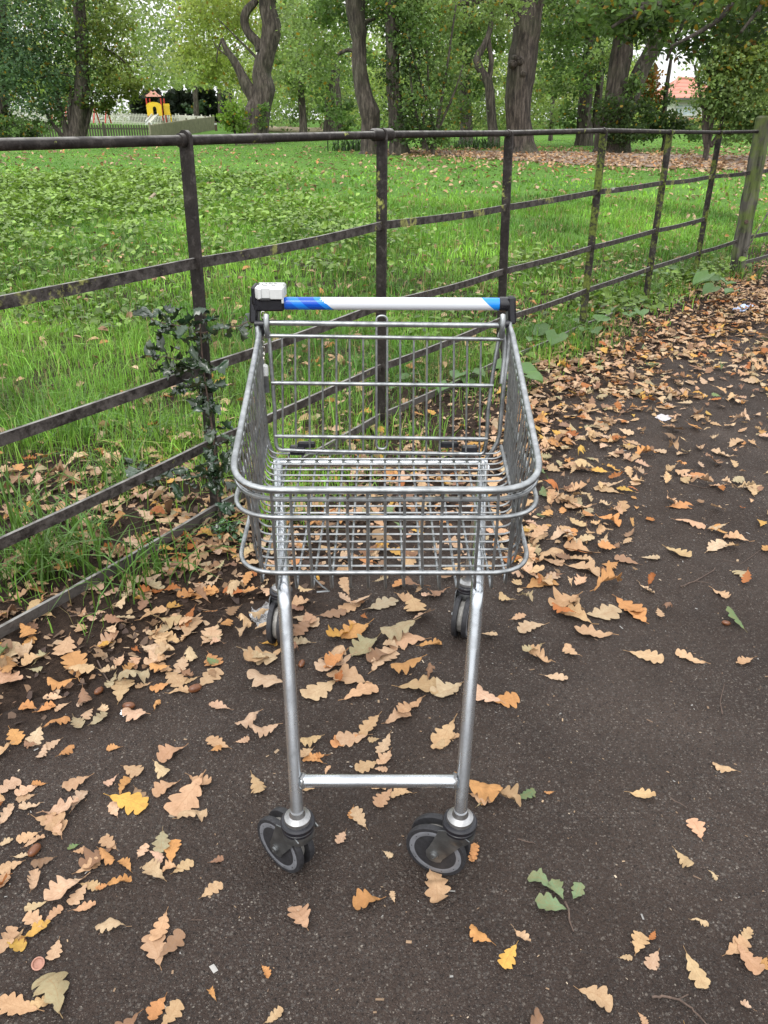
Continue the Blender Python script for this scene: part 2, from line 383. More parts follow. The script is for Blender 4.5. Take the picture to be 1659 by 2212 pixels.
# soil, litter and turf under everything: turf amount comes with the sheet
t = NT('soil_and_turf'); tf = t.attr('Col'); sp = t.n('ShaderNodeSeparateColor'); t.l(tf, sp.inputs[0])
soil = t.ramp(t.noise(38, 7, .7), [(.3, (.014, .009, .007)), (.6, (.045, .030, .022)), (.8, (.10, .07, .05))])
soil = t.mix(t.ramp(t.vor(70, out='Distance'), [(.1, .5), (.4, 0.)]), soil, (.07, .045, .03))
turf = t.mix(t.ramp(t.noise(.55, 5, .6), [(.35, 0.), (.65, 1.)]), t.ramp(t.noise(30, 5, .7), [(.3, (.030, .075, .014)), (.7, (.12, .26, .042))]), t.ramp(t.noise(22, 5, .7), [(.3, (.05, .10, .02)), (.7, (.17, .33, .06))]))
turf = t.mix(t.ramp(t.noise(11, 6, .75), [(.66, 0.), (.72, .6)]), turf, (.20, .13, .06))
k = t.math('ADD', sp.outputs[0], t.math('MULTIPLY', t.math('SUBTRACT', t.noise(5, 5, .7), .5), 1.2))
c = t.mix(t.ramp(k, [(.4, 0.), (.6, 1.)]), soil, turf); t.set(c, .95, 0, .15); t.bump(t.math('ADD', t.noise(45, 6, .7), t.noise(180, 3)), .8, .012); M_GROUND = t.m
t = NT('leafy_track'); a = t.noise(14, 6, .75); t.set(t.mix(t.ramp(t.noise(2.2, 4), [(.4, 0.), (.65, .7)]), t.ramp(a, [(.3, (.10, .065, .045)), (.5, (.24, .165, .12)), (.75, (.36, .25, .18))]), (.22, .20, .18)), .95, 0, .2); M_TRACK = t.m

# ================================================================ SETTING: ground, path, track
def grow(a, b, n, k): t = np.linspace(0, 1, n); return a+(b-a)*(np.exp(k*t)-1)/(math.exp(k)-1)
ys = np.concatenate([np.linspace(-12, -.6, 10), np.linspace(-.3, 9, 210), grow(9.1, 400, 130, 4.2)])
xs_ = grow(2.6, 330, 70, 5.0); xs = np.concatenate([-xs_[::-1], np.linspace(-2.55, 2.55, 115), xs_])
X, Y = np.meshgrid(xs, ys); Z = H(X, Y)
V = np.stack([X, Y, Z], -1).reshape(-1, 3); nx = len(xs); ny = len(ys)
i = np.arange(nx-1)[None]+nx*np.arange(ny-1)[:, None]; L = np.stack([i, i+1, i+nx+1, i+nx], -1).reshape(-1)
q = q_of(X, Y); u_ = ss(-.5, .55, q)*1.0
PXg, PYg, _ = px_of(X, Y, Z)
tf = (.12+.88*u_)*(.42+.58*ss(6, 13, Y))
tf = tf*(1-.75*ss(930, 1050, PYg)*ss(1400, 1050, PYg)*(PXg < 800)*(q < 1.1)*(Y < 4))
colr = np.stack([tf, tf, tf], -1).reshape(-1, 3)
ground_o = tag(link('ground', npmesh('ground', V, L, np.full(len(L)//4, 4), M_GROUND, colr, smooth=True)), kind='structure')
ss_ = np.linspace(-9, 60, 700); cols = np.concatenate([[0, .02], np.linspace(.1, .5, 5), np.linspace(1, 5, 6)])
Vp = []
for s in ss_:
    e = float(edge_q(s))+.03*math.sin(s*41)+.015*math.sin(s*97+2)
    for k, c in enumerate(cols):
        P = FP1+FD*s+FN*(e-c); Vp.append((P.x, P.y, -.006 if k == 0 else .0))
n = len(cols); i = np.arange(n-1)[None]+n*np.arange(len(ss_)-1)[:, None]
L = np.stack([i, i+n, i+n+1, i+1], -1)[..., ::-1].reshape(-1)
Vp = np.array(Vp)
path_o = link('path', npmesh('path', Vp, L, np.full(len(L)//4, 4), M_TARMAC, np.repeat(np.tile(np.clip(np.array(cols)/.32, 0, 1.6), len(ss_))[:, None], 3, 1), smooth=True)); tag(path_o, kind='structure')
# leaf covered track crossing the park behind the fence
near = [(780, 331), (900, 334), (1000, 340), (1200, 354), (1400, 364), (1659, 372), (1900, 380)]
far = [(780, 327), (900, 326), (1000, 326.5), (1200, 329), (1400, 334), (1659, 339), (1900, 343)]
Vt = []; m = 10; steps = 90
for a in range(steps):
    t_ = a/(steps-1)*(len(near)-1); k = min(int(t_), len(near)-2); f = t_-k
    pn = (near[k][0]*(1-f)+near[k+1][0]*f, near[k][1]*(1-f)+near[k+1][1]*f); pf = (far[k][0]*(1-f)+far[k+1][0]*f, far[k][1]*(1-f)+far[k+1][1]*f)
    gn, gf = ground(*pn), ground(*pf); gn = gn+Vector((0, .25*math.sin(a*1.3)+.15*math.sin(a*3.1), 0))
    for b in range(m):
        P = gn.lerp(gf, b/(m-1)); Vt.append((P.x, P.y, float(H(P.x, P.y))+.02))
i = np.arange(m-1)[None]+m*np.arange(steps-1)[:, None]; L = np.stack([i, i+m, i+m+1, i+1], -1).reshape(-1)
tag(link('woodland_track', npmesh('woodland_track', np.array(Vt), L, np.full(len(L)//4, 4), M_TRACK, smooth=True)), kind='structure')

# ================================================================ ESTATE FENCE
fence = empty('estate_fence', (FP1.x, FP1.y, 0), 'dark iron park fence with flat posts and rails and a round top bar', 'fence')
FO = Vector((FP1.x, FP1.y, 0))
# posts: base px, top px, moss
PD = [((470, 1128), (402, 281), 0), ((822, 928), (826, 276), 0), ((1078, 800), (1098, 281), 0), ((1256, 718), (1305, 278), 1), ((1393, 657), (1448, 279), 1), ((1499, 603), (1556, 281), 1)]
pb = [at_h(*p[0]) for p in PD]
pt = []
for (b_, t_, m_), B in zip(PD, pb):
    # top: at the height where the vertical line meets the measured top row, sideways lean kept small
    d = ray(*t_); k = B.y/d[1]; T = Vector((d[0]*k, B.y, HC+d[2]*k)); pt.append(Vector((B.x+(T.x-B.x)*.9, B.y, T.z)))
P0b = pb[0]-(pb[1]-pb[0])*.98; P0t = P0b+Vector((0, 0, 1.235))
Pm1 = P0b-(pb[1]-pb[0]); pb_all = [P0b]+pb; pt_all = [P0t]+pt
along = Vector((FD.x, FD.y, 0)); side = Vector((FN.x, FN.y, 0))
M_ = Matrix((side, along, (0, 0, 1))).transposed()
for k, (b, t_) in enumerate(zip(pb_all, pt_all)):
    mb = MB(); up = (t_-b); hgt = up.length; up.normalize(); sx = (side-up*side.dot(up)).normalized(); ay = up.cross(sx)
    wdt, th = .046, .012
    prof = [(-wdt/2, -.12), (wdt/2, -.12), (wdt/2, hgt-.016), (wdt*.38, hgt-.006), (wdt*.15, hgt), (-wdt*.15, hgt), (-wdt*.38, hgt-.006), (-wdt/2, hgt-.016)]
    mb.prism(prof, basis(sx, up, -ay, b+ay*th/2 if False else b+ay*(-th/2)), -th)
    o = mb.build('post', M_IRONM if (k > 0 and PD[k-1][2]) else M_IRON, fence, None); o.location = -FO
    if k > 0 and PD[k-1][2]: o['label'] = 'fence post green with moss'
# rails: measured rows at each post
rows = {0: [303, 291, 288, 282, 285, 286], 1: [568, 488, 448, 414, 395.5, 382], 2: [795, 661, 587, 535, 498, 473.6], 3: [957, 794, 692, 628, 579.5, 546], 4: [1098, 899, 783, 706, 648, 613]}
edgepx = {0: 311, 1: 650, 2: 948, 3: 1180, 4: 1367}
def on_post(k, row):
    # the point of post k seen at image row
    b, t_ = pb[k], pt[k]; lo, hi = 0., 1.
    for _ in range(40):
        mid_ = (lo+hi)/2; P = b.lerp(t_, mid_); y_ = px_of(P.x, P.y, P.z)[1]
        if y_ > row: lo = mid_
        else: hi = mid_
    return b.lerp(t_, (lo+hi)/2)
WB = at_h(1590, 592); WT = at_y(1652, 250, WB.y+.03); 
wrow = {0: 284, 1: 371, 2: None, 3: 516, 4: 570}
nxt = {0: None, 1: (1700, 360), 2: (1700, 432), 3: (1700, 497), 4: (1700, 540)}
RP = {}
for r_ in range(5):
    pts = [on_post(k, rows[r_][k]) for k in range(6)]
    # first bay: continue to the post outside the frame, height from where the rail leaves the frame
    a = pts[0]; best = None
    for hh in np.linspace(.02, 1.25, 247):
        e = Vector((P0b.x, P0b.y, hh)); 
        # crossing with px = 0
        for f in np.linspace(0, 1, 41):
            Q = a.lerp(e, f); X_, Y_, _d = px_of(Q.x, Q.y, Q.z)
            if X_ <= 0:
                if best is None or abs(Y_-edgepx[r_]) < best[0]: best = (abs(Y_-edgepx[r_]), hh)
                break
    h0 = best[1] if best else pts[0].z
    RP[r_] = [Vector((P0b.x, P0b.y, h0))-(pb[1]-pb[0])*.9, Vector((P0b.x, P0b.y, h0))]+pts
for r_ in range(5):
    pts = list(RP[r_])
    if r_ != 2:
        d = WB.y+.02; P = at_y(1652-(wrow[r_]-250)*.17, wrow[r_], d); pts.append(P)
        if r_ > 0: pts.append(P+Vector((1.1, 1.15, .0)))
        else: pts[-1] = P
    else:
        last = pts[-1]; pts += [last+along*.06+Vector((0, 0, .004)), last+along*.13+side*.03, last+along*.17+side*.09+Vector((0, 0, -.03)), last+along*.13+side*.13+Vector((0, 0, -.06))]
    mb = MB()
    P2 = []
    for a, b in zip(pts[:-1], pts[1:]):
        n_ = max(1, int((b-a).length/.18))
        for k in range(n_):
            Q = a.lerp(b, k/n_); 
            if r_: Q = Q+Vector((0, 0, -.006*math.sin(math.pi*k/n_)+.002*math.sin(7*Q.x+r_)))
            P2.append(Q)
    P2.append(pts[-1])
    if r_ == 0: mb.tube(P2, .0138, 14); o = mb.build('top_bar', M_IRON, fence)
    else:
        V = []; F = []; hh = .0155; th = .0055
        for k, P in enumerate(P2):
            t_ = (P2[min(k+1, len(P2)-1)]-P2[max(k-1, 0)]); t_.z *= .3; t_.normalize(); nn = Vector((-t_.y, t_.x, 0)).normalized()
            for sx, sz in ((-1, -1), (1, -1), (1, 1), (-1, 1)): V.append(P+nn*th*sx+Vector((0, 0, hh*sz)))
            if k:
                a = (k-1)*4; b = k*4
                for j in range(4): F.append((a+j, a+(j+1) % 4, b+(j+1) % 4, b+j))
        F += [(3, 2, 1, 0), tuple(len(V)-4+j for j in range(4))]
        mb.add(V, F, 0, True); o = mb.build('rail', {4: M_IRONP, 1: M_LICH}.get(r_, M_RAIL), fence)
    o.location = -FO
# short sleeves where the top bar is joined, as at the second post
mb = MB(); c0 = RP[0][3]
for sg in (-1, 1): mb.lathe([(.014, -.03), (.021, -.028), (.0225, -.01), (.0225, .02), (.018, .03)], basis(side, (0, 0, 1), along*sg, c0+along*sg*.036), 16)
o = mb.build('coupling', M_IRON, fence); o.location = -FO
for k, c0 in enumerate(RP[0][2:]):
    if k == 1: continue
    mb = MB(); mb.lathe([(.014, -.012), (.018, -.010), (.018, .006), (.014, .008)], basis(side, (0, 0, 1), along, c0-along*.014), 14)
    o = mb.build('collar', M_IRON, fence); o.location = -FO
# rail ends lapped on the face of the second post
mb = MB()
c1 = RP[1][3]; mb.box(c1-along*.019+Vector((0, 0, .0)), (.004, .05, .034), Matrix((side, along, (0, 0, 1))).transposed(), .001)
o = mb.build('rail_lap', M_IRON, fence); o.location = -FO

# stout mossy timber post with its brace wire and the white tape beside it
wp = empty('timber_post', (WB.x, WB.y, 0), 'thick round weathered timber post green with moss at the far end of the iron fence', 'post')
mb = MB(); n_ = 14; PP = []; RR = []
for k in range(n_):
    f = k/(n_-1); P = Vector((WB.x, WB.y, -.1)).lerp(Vector((WT.x, WT.y, WT.z)), f); PP.append(P-Vector((WB.x, WB.y, 0))); RR.append(.069+.004*math.sin(k*2.1))
RR[-1] = .054; PP[-1] = PP[-1]+(PP[-1]-PP[-2]).normalized()*0; PP.insert(-1, PP[-1].lerp(PP[-2], .15)); RR.insert(-1, .068)
mb.tube(PP, RR, 22); mb.build('shaft', M_POST, wp)
mb = MB(); P = PP[5]; mb.lathe([(.001, .0), (.014, .004), (.016, .0), (.02, -.004)], basis((1, 0, 0), (0, 0, 1), (-.1, -1, 0), P+Vector((-.02, -.069, .02))), 12); mb.build('knot', M_TWIG, wp)
mb = MB(); q0 = at_y(1610, 545, WB.y-.1); q1 = at_y(1700, 395, WB.y+.6)
mb.tube([q0+(q1-q0)*f+Vector((0, 0, .02*math.sin(f*3))) for f in np.linspace(0, 1, 9)], .008, 8)
tag(mb.build('brace_wire', M_POST, None, q0), 'thin slanting grey green stake running up beside the thick timber post', 'stake')

# ================================================================ SHOPPING TROLLEY
CX = .004
cart = empty('shopping_trolley', (CX, 1.35, 0), 'empty wire shopping trolley with blue and white handle standing on the tarmac path', 'shopping trolley')
CO = Vector((CX, 1.35, 0))
def cb(mb, name, mat, parent=None):
    """builds in world places, then hangs the part on the trolley"""
    p = parent or cart
    off = CO if parent is None else CO+parent_off(parent)
    me_o = mb.build(name, mat, p); me_o.location = -off; return me_o
def parent_off(p): return Vector(p.location)   # a part sits at -CO, so its child needs no more shift
def sub(mb, name, mat, part):
    o = mb.build(name, mat, part); return o        # part's own frame already equals the world's
def lerp(a, b, f): return a+(b-a)*f
YF, YR = 1.100, 1.600
def rimz(Y): return lerp(.7285, .853, (Y-YF)/(YR-YF))
def rimx(Y): return lerp(.2535, .268, (Y-YF)/(YR-YF))
def botx(Y): return lerp(.232, .268, (Y-YF)/(YR-YF))
def botz(Y): return lerp(.551, .585, (Y-YF)/(YR-YF))
def ring(zf, zr, inset, rad, yr=YR, yf=YF, n=9):
    xf, xr = rimx(yf)-inset, rimx(yr)-inset
    P = [(CX-xr, yr, zr)]+[(CX-lerp(xr, xf, f), lerp(yr, yf, f), lerp(zr, zf, f)) for f in (.3, .6)]+[(CX-xf, yf, zf), (CX+xf, yf, zf)]+[(CX+lerp(xr, xf, f), lerp(yr, yf, f), lerp(zr, zf, f)) for f in (.6, .3)]+[(CX+xr, yr, zr)]
    out = [Vector(P[0]), Vector(P[1]), Vector(P[2])]+fillet([P[2], P[3], P[4], P[5]], rad, n)[1:-1]+[Vector(P[5]), Vector(P[6]), Vector(P[7])]
    return out
# basket: wires first
mb = MB(); rw = .0020
NU = 19
for k in range(NU):      # cross wires: down one side, over the floor, up the other
    Y = 1.128+k*(1.598-1.128)/(NU-1); zt = rimz(Y)-.004; zb = botz(Y); xt = rimx(Y)-.003; xb = botx(Y)
    if k < 3: xt -= (.030, .012, .003)[k]; xb -= (.020, .008, .002)[k]
    pts = fillet([(CX-xt, Y, zt), (CX-lerp(xt, xb, .9), Y, lerp(zt, zb, .55)), (CX-xb, Y, zb), (CX+xb, Y, zb), (CX+lerp(xt, xb, .9), Y, lerp(zt, zb, .55)), (CX+xt, Y, zt)], .028, 5)
    mb.tube([p+Vector((random.gauss(0, .0005), random.gauss(0, .0004), 0)) for p in pts], rw, 6)
cross = cb(mb, 'cross_wires', M_WIRE)
cross.name = 'basket'
mb = MB(); fx = [593.6, 634, 672, 712, 754, 794, 832, 872.5, 913, 953, 991, 1031, 1069]
def frontx(px): return at_y(px, 1170, YF).x
FXS = [frontx(p) for p in fx]; FXS = [2*FXS[0]-FXS[1]]+FXS+[2*FXS[-1]-FXS[-2]]
for k, x in enumerate(FXS):
    edge_ = k in (0, len(FXS)-1); y0 = YF+(.02 if edge_ else 0)
    rx = lambda: random.gauss(0, .0012)
    pts = fillet([(x, y0, .724), (x+rx(), y0-.002, .66), (x+rx(), y0-.004, .570), (x+rx(), y0+.002, .538+random.gauss(0, .002)), (x, y0+.022, .546), (x+rx(), 1.35, botz(1.35)-.0045), (x*1.02, 1.608, botz(1.608)-.0045)], .012, 4)
    mb.tube(pts, .0026, 7)
sub(mb, 'longitudinal_wires', M_WIRE, cross).name = 'floor_wire'
mb = MB(); rp = ring(.7285, .853, 0, .085)
tailL = [Vector((CX-.2725, 1.618, .868)), Vector((CX-.274, 1.628, .872))]; tailR = [Vector((CX+.2625, 1.618, .868)), Vector((CX+.264, 1.628, .872))]
mb.tube(tailL[::-1]+rp+tailR, .0062, 12); sub(mb, 'rim', M_WIRE, cross)
mb = MB(); mb.tube([p+Vector((0, .001, -.0165)) for p in ring(.7285, .853, .001, .085)], .0042, 8); sub(mb, 'rim_wire', M_WIRE, cross)
mb = MB(); mb.tube(ring(.682, .70, -.001, .085, yr=1.59, yf=YF-.005), .0042, 10); sub(mb, 'ring', M_WIRE, cross)
mb = MB(); mb.tube([p+Vector((-.004, 0, 0)) for p in ring(.5775, .606, .004, .075, yr=1.59, yf=YF-.006)], .0042, 10); sub(mb, 'ring', M_WIRE, cross)
# stray bent wire under the front edge
mb = MB(); a = at_y(672, 1243, 1.10); mb.tube([a, a+Vector((.018, 0, -.022)), a+Vector((.03, .004, -.034)), a+Vector((.008, .004, -.036))], .0016, 6); sub(mb, 'bent_wire', M_WIRE, cross)

# chassis: two front legs, floor bearers, cross tubes, rear legs
rt = .0118
LXs = {-1: (-.1550, -.172, -.243), 1: (.1364, .161, .226)}; YL = .964
for sg in (-1, 1):
    a, b, c = LXs[sg]
    pts = fillet([(a, YL, .152), (lerp(a, b, .97), 1.098, .530), (c, 1.60, .558)], .022, 8)
    mb = MB(); mb.tube(pts, rt, 20); o = cb(mb, 'front_leg', M_TUBE)
    mb = MB(); mb.lathe([(rt+.0003, .016), (rt+.003, .007), (.0205, .0035), (.0235, .0015), (.0242, -.0015), (.0242, -.007), (.021, -.008)], basis((1, 0, 0), (0, 1, 0), (0, 0, 1), (a, YL, .146)), 28); sub(mb, 'leg_flange', M_BOLT, o)
ZB = .2117; yl = lerp(YL, 1.098, (ZB-.152)/(.530-.152)); xa = lerp(*LXs[-1][:2], .15); xb_ = lerp(*LXs[1][:2], .15)
mb = MB(); mb.tube([(xa+.011, yl, ZB), (xb_-.011, yl, ZB-.0005)], rt*.99, 20); cbar = cb(mb, 'crossbar', M_TUBE)
for x in (xa+.0135, xb_-.0135):
    mb = MB()
    ring_ = [Vector((x+.0018*math.sin(k*2.3), yl+.0122*math.cos(k/16*2*math.pi), ZB+.0122*math.sin(k/16*2*math.pi))) for k in range(16)]
    mb.tube(ring_, .0028, 6, closed=True)
    sub(mb, 'weld', M_BOLT, cbar)
mb = MB(); mb.tube([(-.252, 1.60, .561), (.236, 1.60, .561)], .0105, 16); cb(mb, 'rear_tube', M_TUBE)
mb = MB()
for sg, c in ((-1, -.2), (1, .19)):
    mb.box((c+CX, 1.602, .592), (.036, .016, .022), None, .003)
for c in (at_y(663, 975, 1.6).x, at_y(970, 975, 1.6).x): mb.box((c, 1.600, .606), (.040, .012, .014), None, .003)
cb(mb, 'flap_clip', M_BLACK)
RS = {-1: at_h(606, 1262, .155), 1: at_h(1010, 1250, .155)}
for sg in (-1, 1):
    P = RS[sg]; top = Vector(((-.247 if sg < 0 else .231), 1.605, .55))
    mb = MB(); mb.tube([top, top.lerp(P, .5), P+Vector((0, 0, -.002))], rt, 18); o = cb(mb, 'rear_leg', M_TUBE)
    mb = MB(); mb.lathe([(rt+.0003, .016), (rt+.003, .007), (.0205, .0035), (.0235, .0015), (.0242, -.0015), (.0242, -.007), (.021, -.008)], basis((1, 0, 0), (0, 1, 0), (0, 0, 1), (P.x, P.y, .146)), 24); sub(mb, 'leg_flange', M_BOLT, o)

# castors: fork with dome and cheeks, rubber ring, two grooved wheels, hub bolt
def castor(px, py, tdir, label=None):
    t_ = Vector((tdir[0], tdir[1], 0)).normalized(); nrm = Vector((-t_.y, t_.x, 0))   # nrm: one cheek side
    o0 = Vector((px, py, 0)); R_ = .0578; hub = o0+t_*.038+Vector((0, 0, R_))
    mb = MB()
    mb.lathe([(.0255, .0), (.029, -.001), (.0298, -.008), (.0285, -.020), (.023, -.028), (.010, -.030)], basis((1, 0, 0), (0, 1, 0), (0, 0, 1), (px, py, .124)), 28)
    for sg in (-1, 1):
        cc = [(-.026, .122-R_), (.030, .122-R_), (.0265, .096-R_), (.0, .0)]
        poly = [(-.064, .062), (-.050, .046), (-.028, .012), (-.017, -.004), (-.013, -.014), (-.004, -.018), (.008, -.017), (.015, -.009), (.016, .004), (.006, .028), (-.002, .052), (-.006, .066), (-.018, .070), (-.05, .070)]
        # local x along -t (towards the stem), so shift: stem sits at x=-.038 from the hub
        poly = [(a, b) for a, b in poly]
        M4 = basis(t_, (0, 0, 1), nrm, hub+nrm*(sg*.0245-.0011)); mb.prism(poly, M4, .0022)
        mb.lathe([(.002, -.0005), (.0085, 0), (.0085, .002), (.0062, .0026), (.0058, .006), (.0025, .0066), (.002, .004)], basis(t_, (0, 0, 1) if sg > 0 else (0, 0, -1), nrm*sg, hub+nrm*sg*.0252), 14)
    fork = cb(mb, 'castor', M_CAST)
    if label: fork['label'] = label
    mb = MB(); mb.lathe([(.0245, .0125), (.029, .0118), (.0312, .009), (.0312, .002), (.029, .0005), (.0305, -.001), (.0305, -.006), (.027, -.008)], basis((1, 0, 0), (0, 1, 0), (0, 0, 1), (px, py, .128)), 32); sub(mb, 'rubber_ring', M_BLACK, fork)
    for sg in (-1, 1):
        c = hub+nrm*sg*.0125; M4 = basis(t_, (0, 0, 1) if sg > 0 else (0, 0, -1), nrm*sg, c)
        mb = MB(); mb.lathe([(.020, -.004), (.0535, -.004), (.0535, .0058), (.050, .0074), (.0415, .0078), (.040, .0072), (.0355, .0068), (.0345, .0035), (.012, .0035), (.011, .006), (.004, .006)], M4, 48); wh = sub(mb, 'wheel', M_WHEEL, fork)
        mb = MB()
        for k in range(10):
            a = 2*math.pi*k/10; p = M4@Vector((.0455*math.cos(a), .0455*math.sin(a), .0079)); mb.tube([p, p+nrm*sg*.0004], .0011, 6)
        sub(mb, 'rim_hole', M_INK, fork)
        mb = MB(); mb.lathe([(.0532, -.0052), (.0568, -.005), (R_, -.002), (R_, .004), (.0565, .0072), (.0532, .0074)], M4, 52); sub(mb, 'tyre', M_TYRE, fork)
    mb = MB(); mb.lathe([(.02, -.0085), (.042, -.0085), (.044, -.004), (.044, .004), (.042, .0085), (.02, .0085)], basis(t_, (0, 0, 1), nrm, hub), 40); sub(mb, 'wheel_core', M_CORE, fork)
    return fork
castor(-.1550, YL, (-math.cos(R(40)), math.sin(R(40))))
castor(.1364, YL, (-math.cos(R(22)), math.sin(R(22))))
castor(RS[-1].x, RS[-1].y, (-math.sin(R(8)), -math.cos(R(8))))
castor(RS[1].x, RS[1].y, (-math.sin(R(18)), -math.cos(R(18))))

# handle: arms, sleeve, brackets
hz, hy = .9115, 1.648
hL = at_y(556, 655, hy); hR = at_y(1098, 657, hy)
HL = Vector((hL.x, hy, hL.z)); HR = Vector((hR.x, hy, hR.z))
for sg, Hh in ((-1, HL), (1, HR)):
    mb = MB(); s_ = sg
    pts = fillet([Hh+Vector((s_*.000, 0, -.012)), Hh+Vector((s_*.004, -.002, -.05)), Hh+Vector((s_*.006, -.01, -.10)), Hh+Vector((-s_*.002, -.028, -.16)), Hh+Vector((-s_*.006, -.045, -.30)), (-.247 if sg < 0 else .231, 1.603, .565)], .03, 4)
    mb.tube(pts, .0052, 10)
    arm = cb(mb, 'handle_arm', M_WIRE)
    pts = fillet([Hh+Vector((-s_*.006, -.002, -.040)), Hh+Vector((-s_*.010, -.006, -.052)), Hh+Vector((-s_*.004, -.010, -.075)), Hh+Vector((-s_*.003, -.018, -.115)), Hh+Vector((-s_*.008, -.034, -.165))], .015, 4)
    mb = MB(); mb.tube(pts, .005, 10); sub(mb, 'arm_wire', M_WIRE, arm)
mb = MB(); r_ = .0132
dirx = (HR-HL).normalized()
mb.lathe([(r_-.001, 0), (r_, .001), (r_, (HR-HL).length-.03), (r_-.001, (HR-HL).length-.029)], basis((0, 1, 0), dirx.cross(Vector((0, 1, 0))), dirx, HL+dirx*.015), 32)
hnd = mb.build('handle', M_SLEEVE, cart); hmid = (HL+HR)/2
for v in hnd.data.vertices: v.co -= hmid
hnd.location = hmid-CO
for sg, Hh in ((-1, HL), (1, HR)):
    mb = MB(); s_ = sg
    mb.lathe([(.0145, 0), (.0152, .002), (.0152, .026), (.0135, .028)], basis((0, 1, 0), (0, 0, s_), (-s_, 0, 0), Hh+Vector((s_*.008, 0, 0))), 28)
    up = Vector((-s_*.08, .12, 1)).normalized(); xx = Vector((1, 0, 0)); xx = (xx-up*xx.dot(up)).normalized(); yy = up.cross(xx)
    mb.box(Hh+Vector((s_*.007, -.002, -.012)), (.017, .030, .058), Matrix((xx, yy, up)).transposed(), .004)
    o = mb.build('handle_bracket', M_BLACK, hnd); o.location = -hmid
# lettering on the blue stripe
cu = bpy.data.curves.new('txt', 'FONT'); cu.body = 'CAS'; cu.size = .0098; cu.align_x = 'LEFT'; cu.align_y = 'CENTER'; cu.extrude = .0002
to = bpy.data.objects.new('txt', cu); C.objects.link(to); bpy.context.view_layer.update()
me = bpy.data.meshes.new_from_object(to.evaluated_get(bpy.context.evaluated_depsgraph_get())); bpy.data.objects.remove(to)
me.name = 'lettering'; me.materials.clear(); me.materials.append(M_LETTER)
tx = at_y(708, 648, hy).x; Rr = r_+.0004
ca, sa = math.cos(R(145)), math.sin(R(145))
for v in me.vertices:
    a, b = v.co.x*ca-v.co.y*sa, v.co.x*sa+v.co.y*ca
    ang = R(16)+b/Rr      # angle above the front of the tube
    rr_ = Rr+v.co.z; v.co = Vector((tx+a, hy-rr_*math.cos(ang), hL.z+rr_*math.sin(ang)))
o = link('lettering', me, hnd); o.location = -hmid

# coin lock on the left end with chain and key
lkx0, lkx1 = at_y(546, 660, hy-.012).x, at_y(616, 660, hy-.012).x; lw = lkx1-lkx0; lc = (lkx0+lkx1)/2
mb = MB(); mb.box((lc-.001, hy, HL.z-.001), (lw-.002, .036, .026), None, .004)
mb.box((lkx0+.005, hy+.004, HL.z+.018), (.012, .046, .040), None, .004)
lock = cb(mb, 'coin_lock', M_BLACK)
mb = MB(); mb.box((lc+.0042, hy+.002, HL.z+.0255), (lw-.008, .052, .0265), None, .0035)
mb.box((lkx0+.018, hy-.0245, HL.z+.024), (.009, .004, .022), None, .0015); mb.box((lkx1-.016, hy-.0245, HL.z+.024), (.028, .004, .022), None, .0015)
mb.box((lkx1-.0035, hy-.022, HL.z+.010), (.005, .006, .012), None, .0015)
sub(mb, 'lock_cover', M_WHITE, lock)
mb = MB(); zt = HL.z+.0391
mb.box((lkx0+.030, hy-.0258, HL.z+.0135), (.021, .003, .004))
for a, b, cw, ch in ((-.022, .002, .006, .020), (-.006, .010, .004, .004), (.001, .012, .005, .003), (.006, .004, .006, .004), (.012, .012, .005, .003), (.016, .006, .004, .003), (-.012, -.004, .002, .010), (-.006, -.012, .010, .002), (.012, -.012, .010, .002)):
    mb.box((lc+a, hy+.002+b, zt), (cw*.8, ch*.8, .0006))
sub(mb, 'printed_marks', M_INK, lock)
cx0 = at_y(567, 668, hy-.015).x; kz = at_y(571, 785, hy-.03)
chain_top = Vector((cx0, hy-.012, HL.z-.016)); chain_bot = Vector((kz.x, hy-.04, kz.z))
mb = MB(); nl = 9
for k in range(nl):
    P = chain_top.lerp(chain_bot, (k+.5)/nl)+Vector((.0008*math.sin(k*2), 0, 0)); h_ = .0078; w_ = .0034
    yaw = R(20+90*(k % 2)+10*math.sin(k)); ax = Vector((math.cos(yaw), math.sin(yaw), 0))
    mb.tube([P+ax*w_*math.cos(a)+Vector((0, 0, (h_-w_)*(1 if math.sin(a) > 0 else -1)*min(1, abs(math.sin(a))*3)+w_*math.sin(a))) for a in np.linspace(0, 2*math.pi, 17)[:-1]], .0011, 6, closed=True)
chn = sub(mb, 'chain', M_CHROME, lock)
mb = MB(); kx, kzz = chain_bot.x, chain_bot.z
mb.box((kx, hy-.04, kzz-.013), (.0185, .012, .026), None, .003); sub(mb, 'key_grip', M_WHITE, lock)
mb = MB(); mb.box((kx+.003, hy-.040, kzz-.044), (.0115, .0025, .038), None, .0006); sub(mb, 'key_plate', M_CAST, lock)
mb = MB(); mb.box((kx-.0045, hy-.041, kzz-.036), (.004, .006, .024), None, .001); sub(mb, 'key_tab', plain('cream_plastic', (.75, .5, .25), .5), lock)

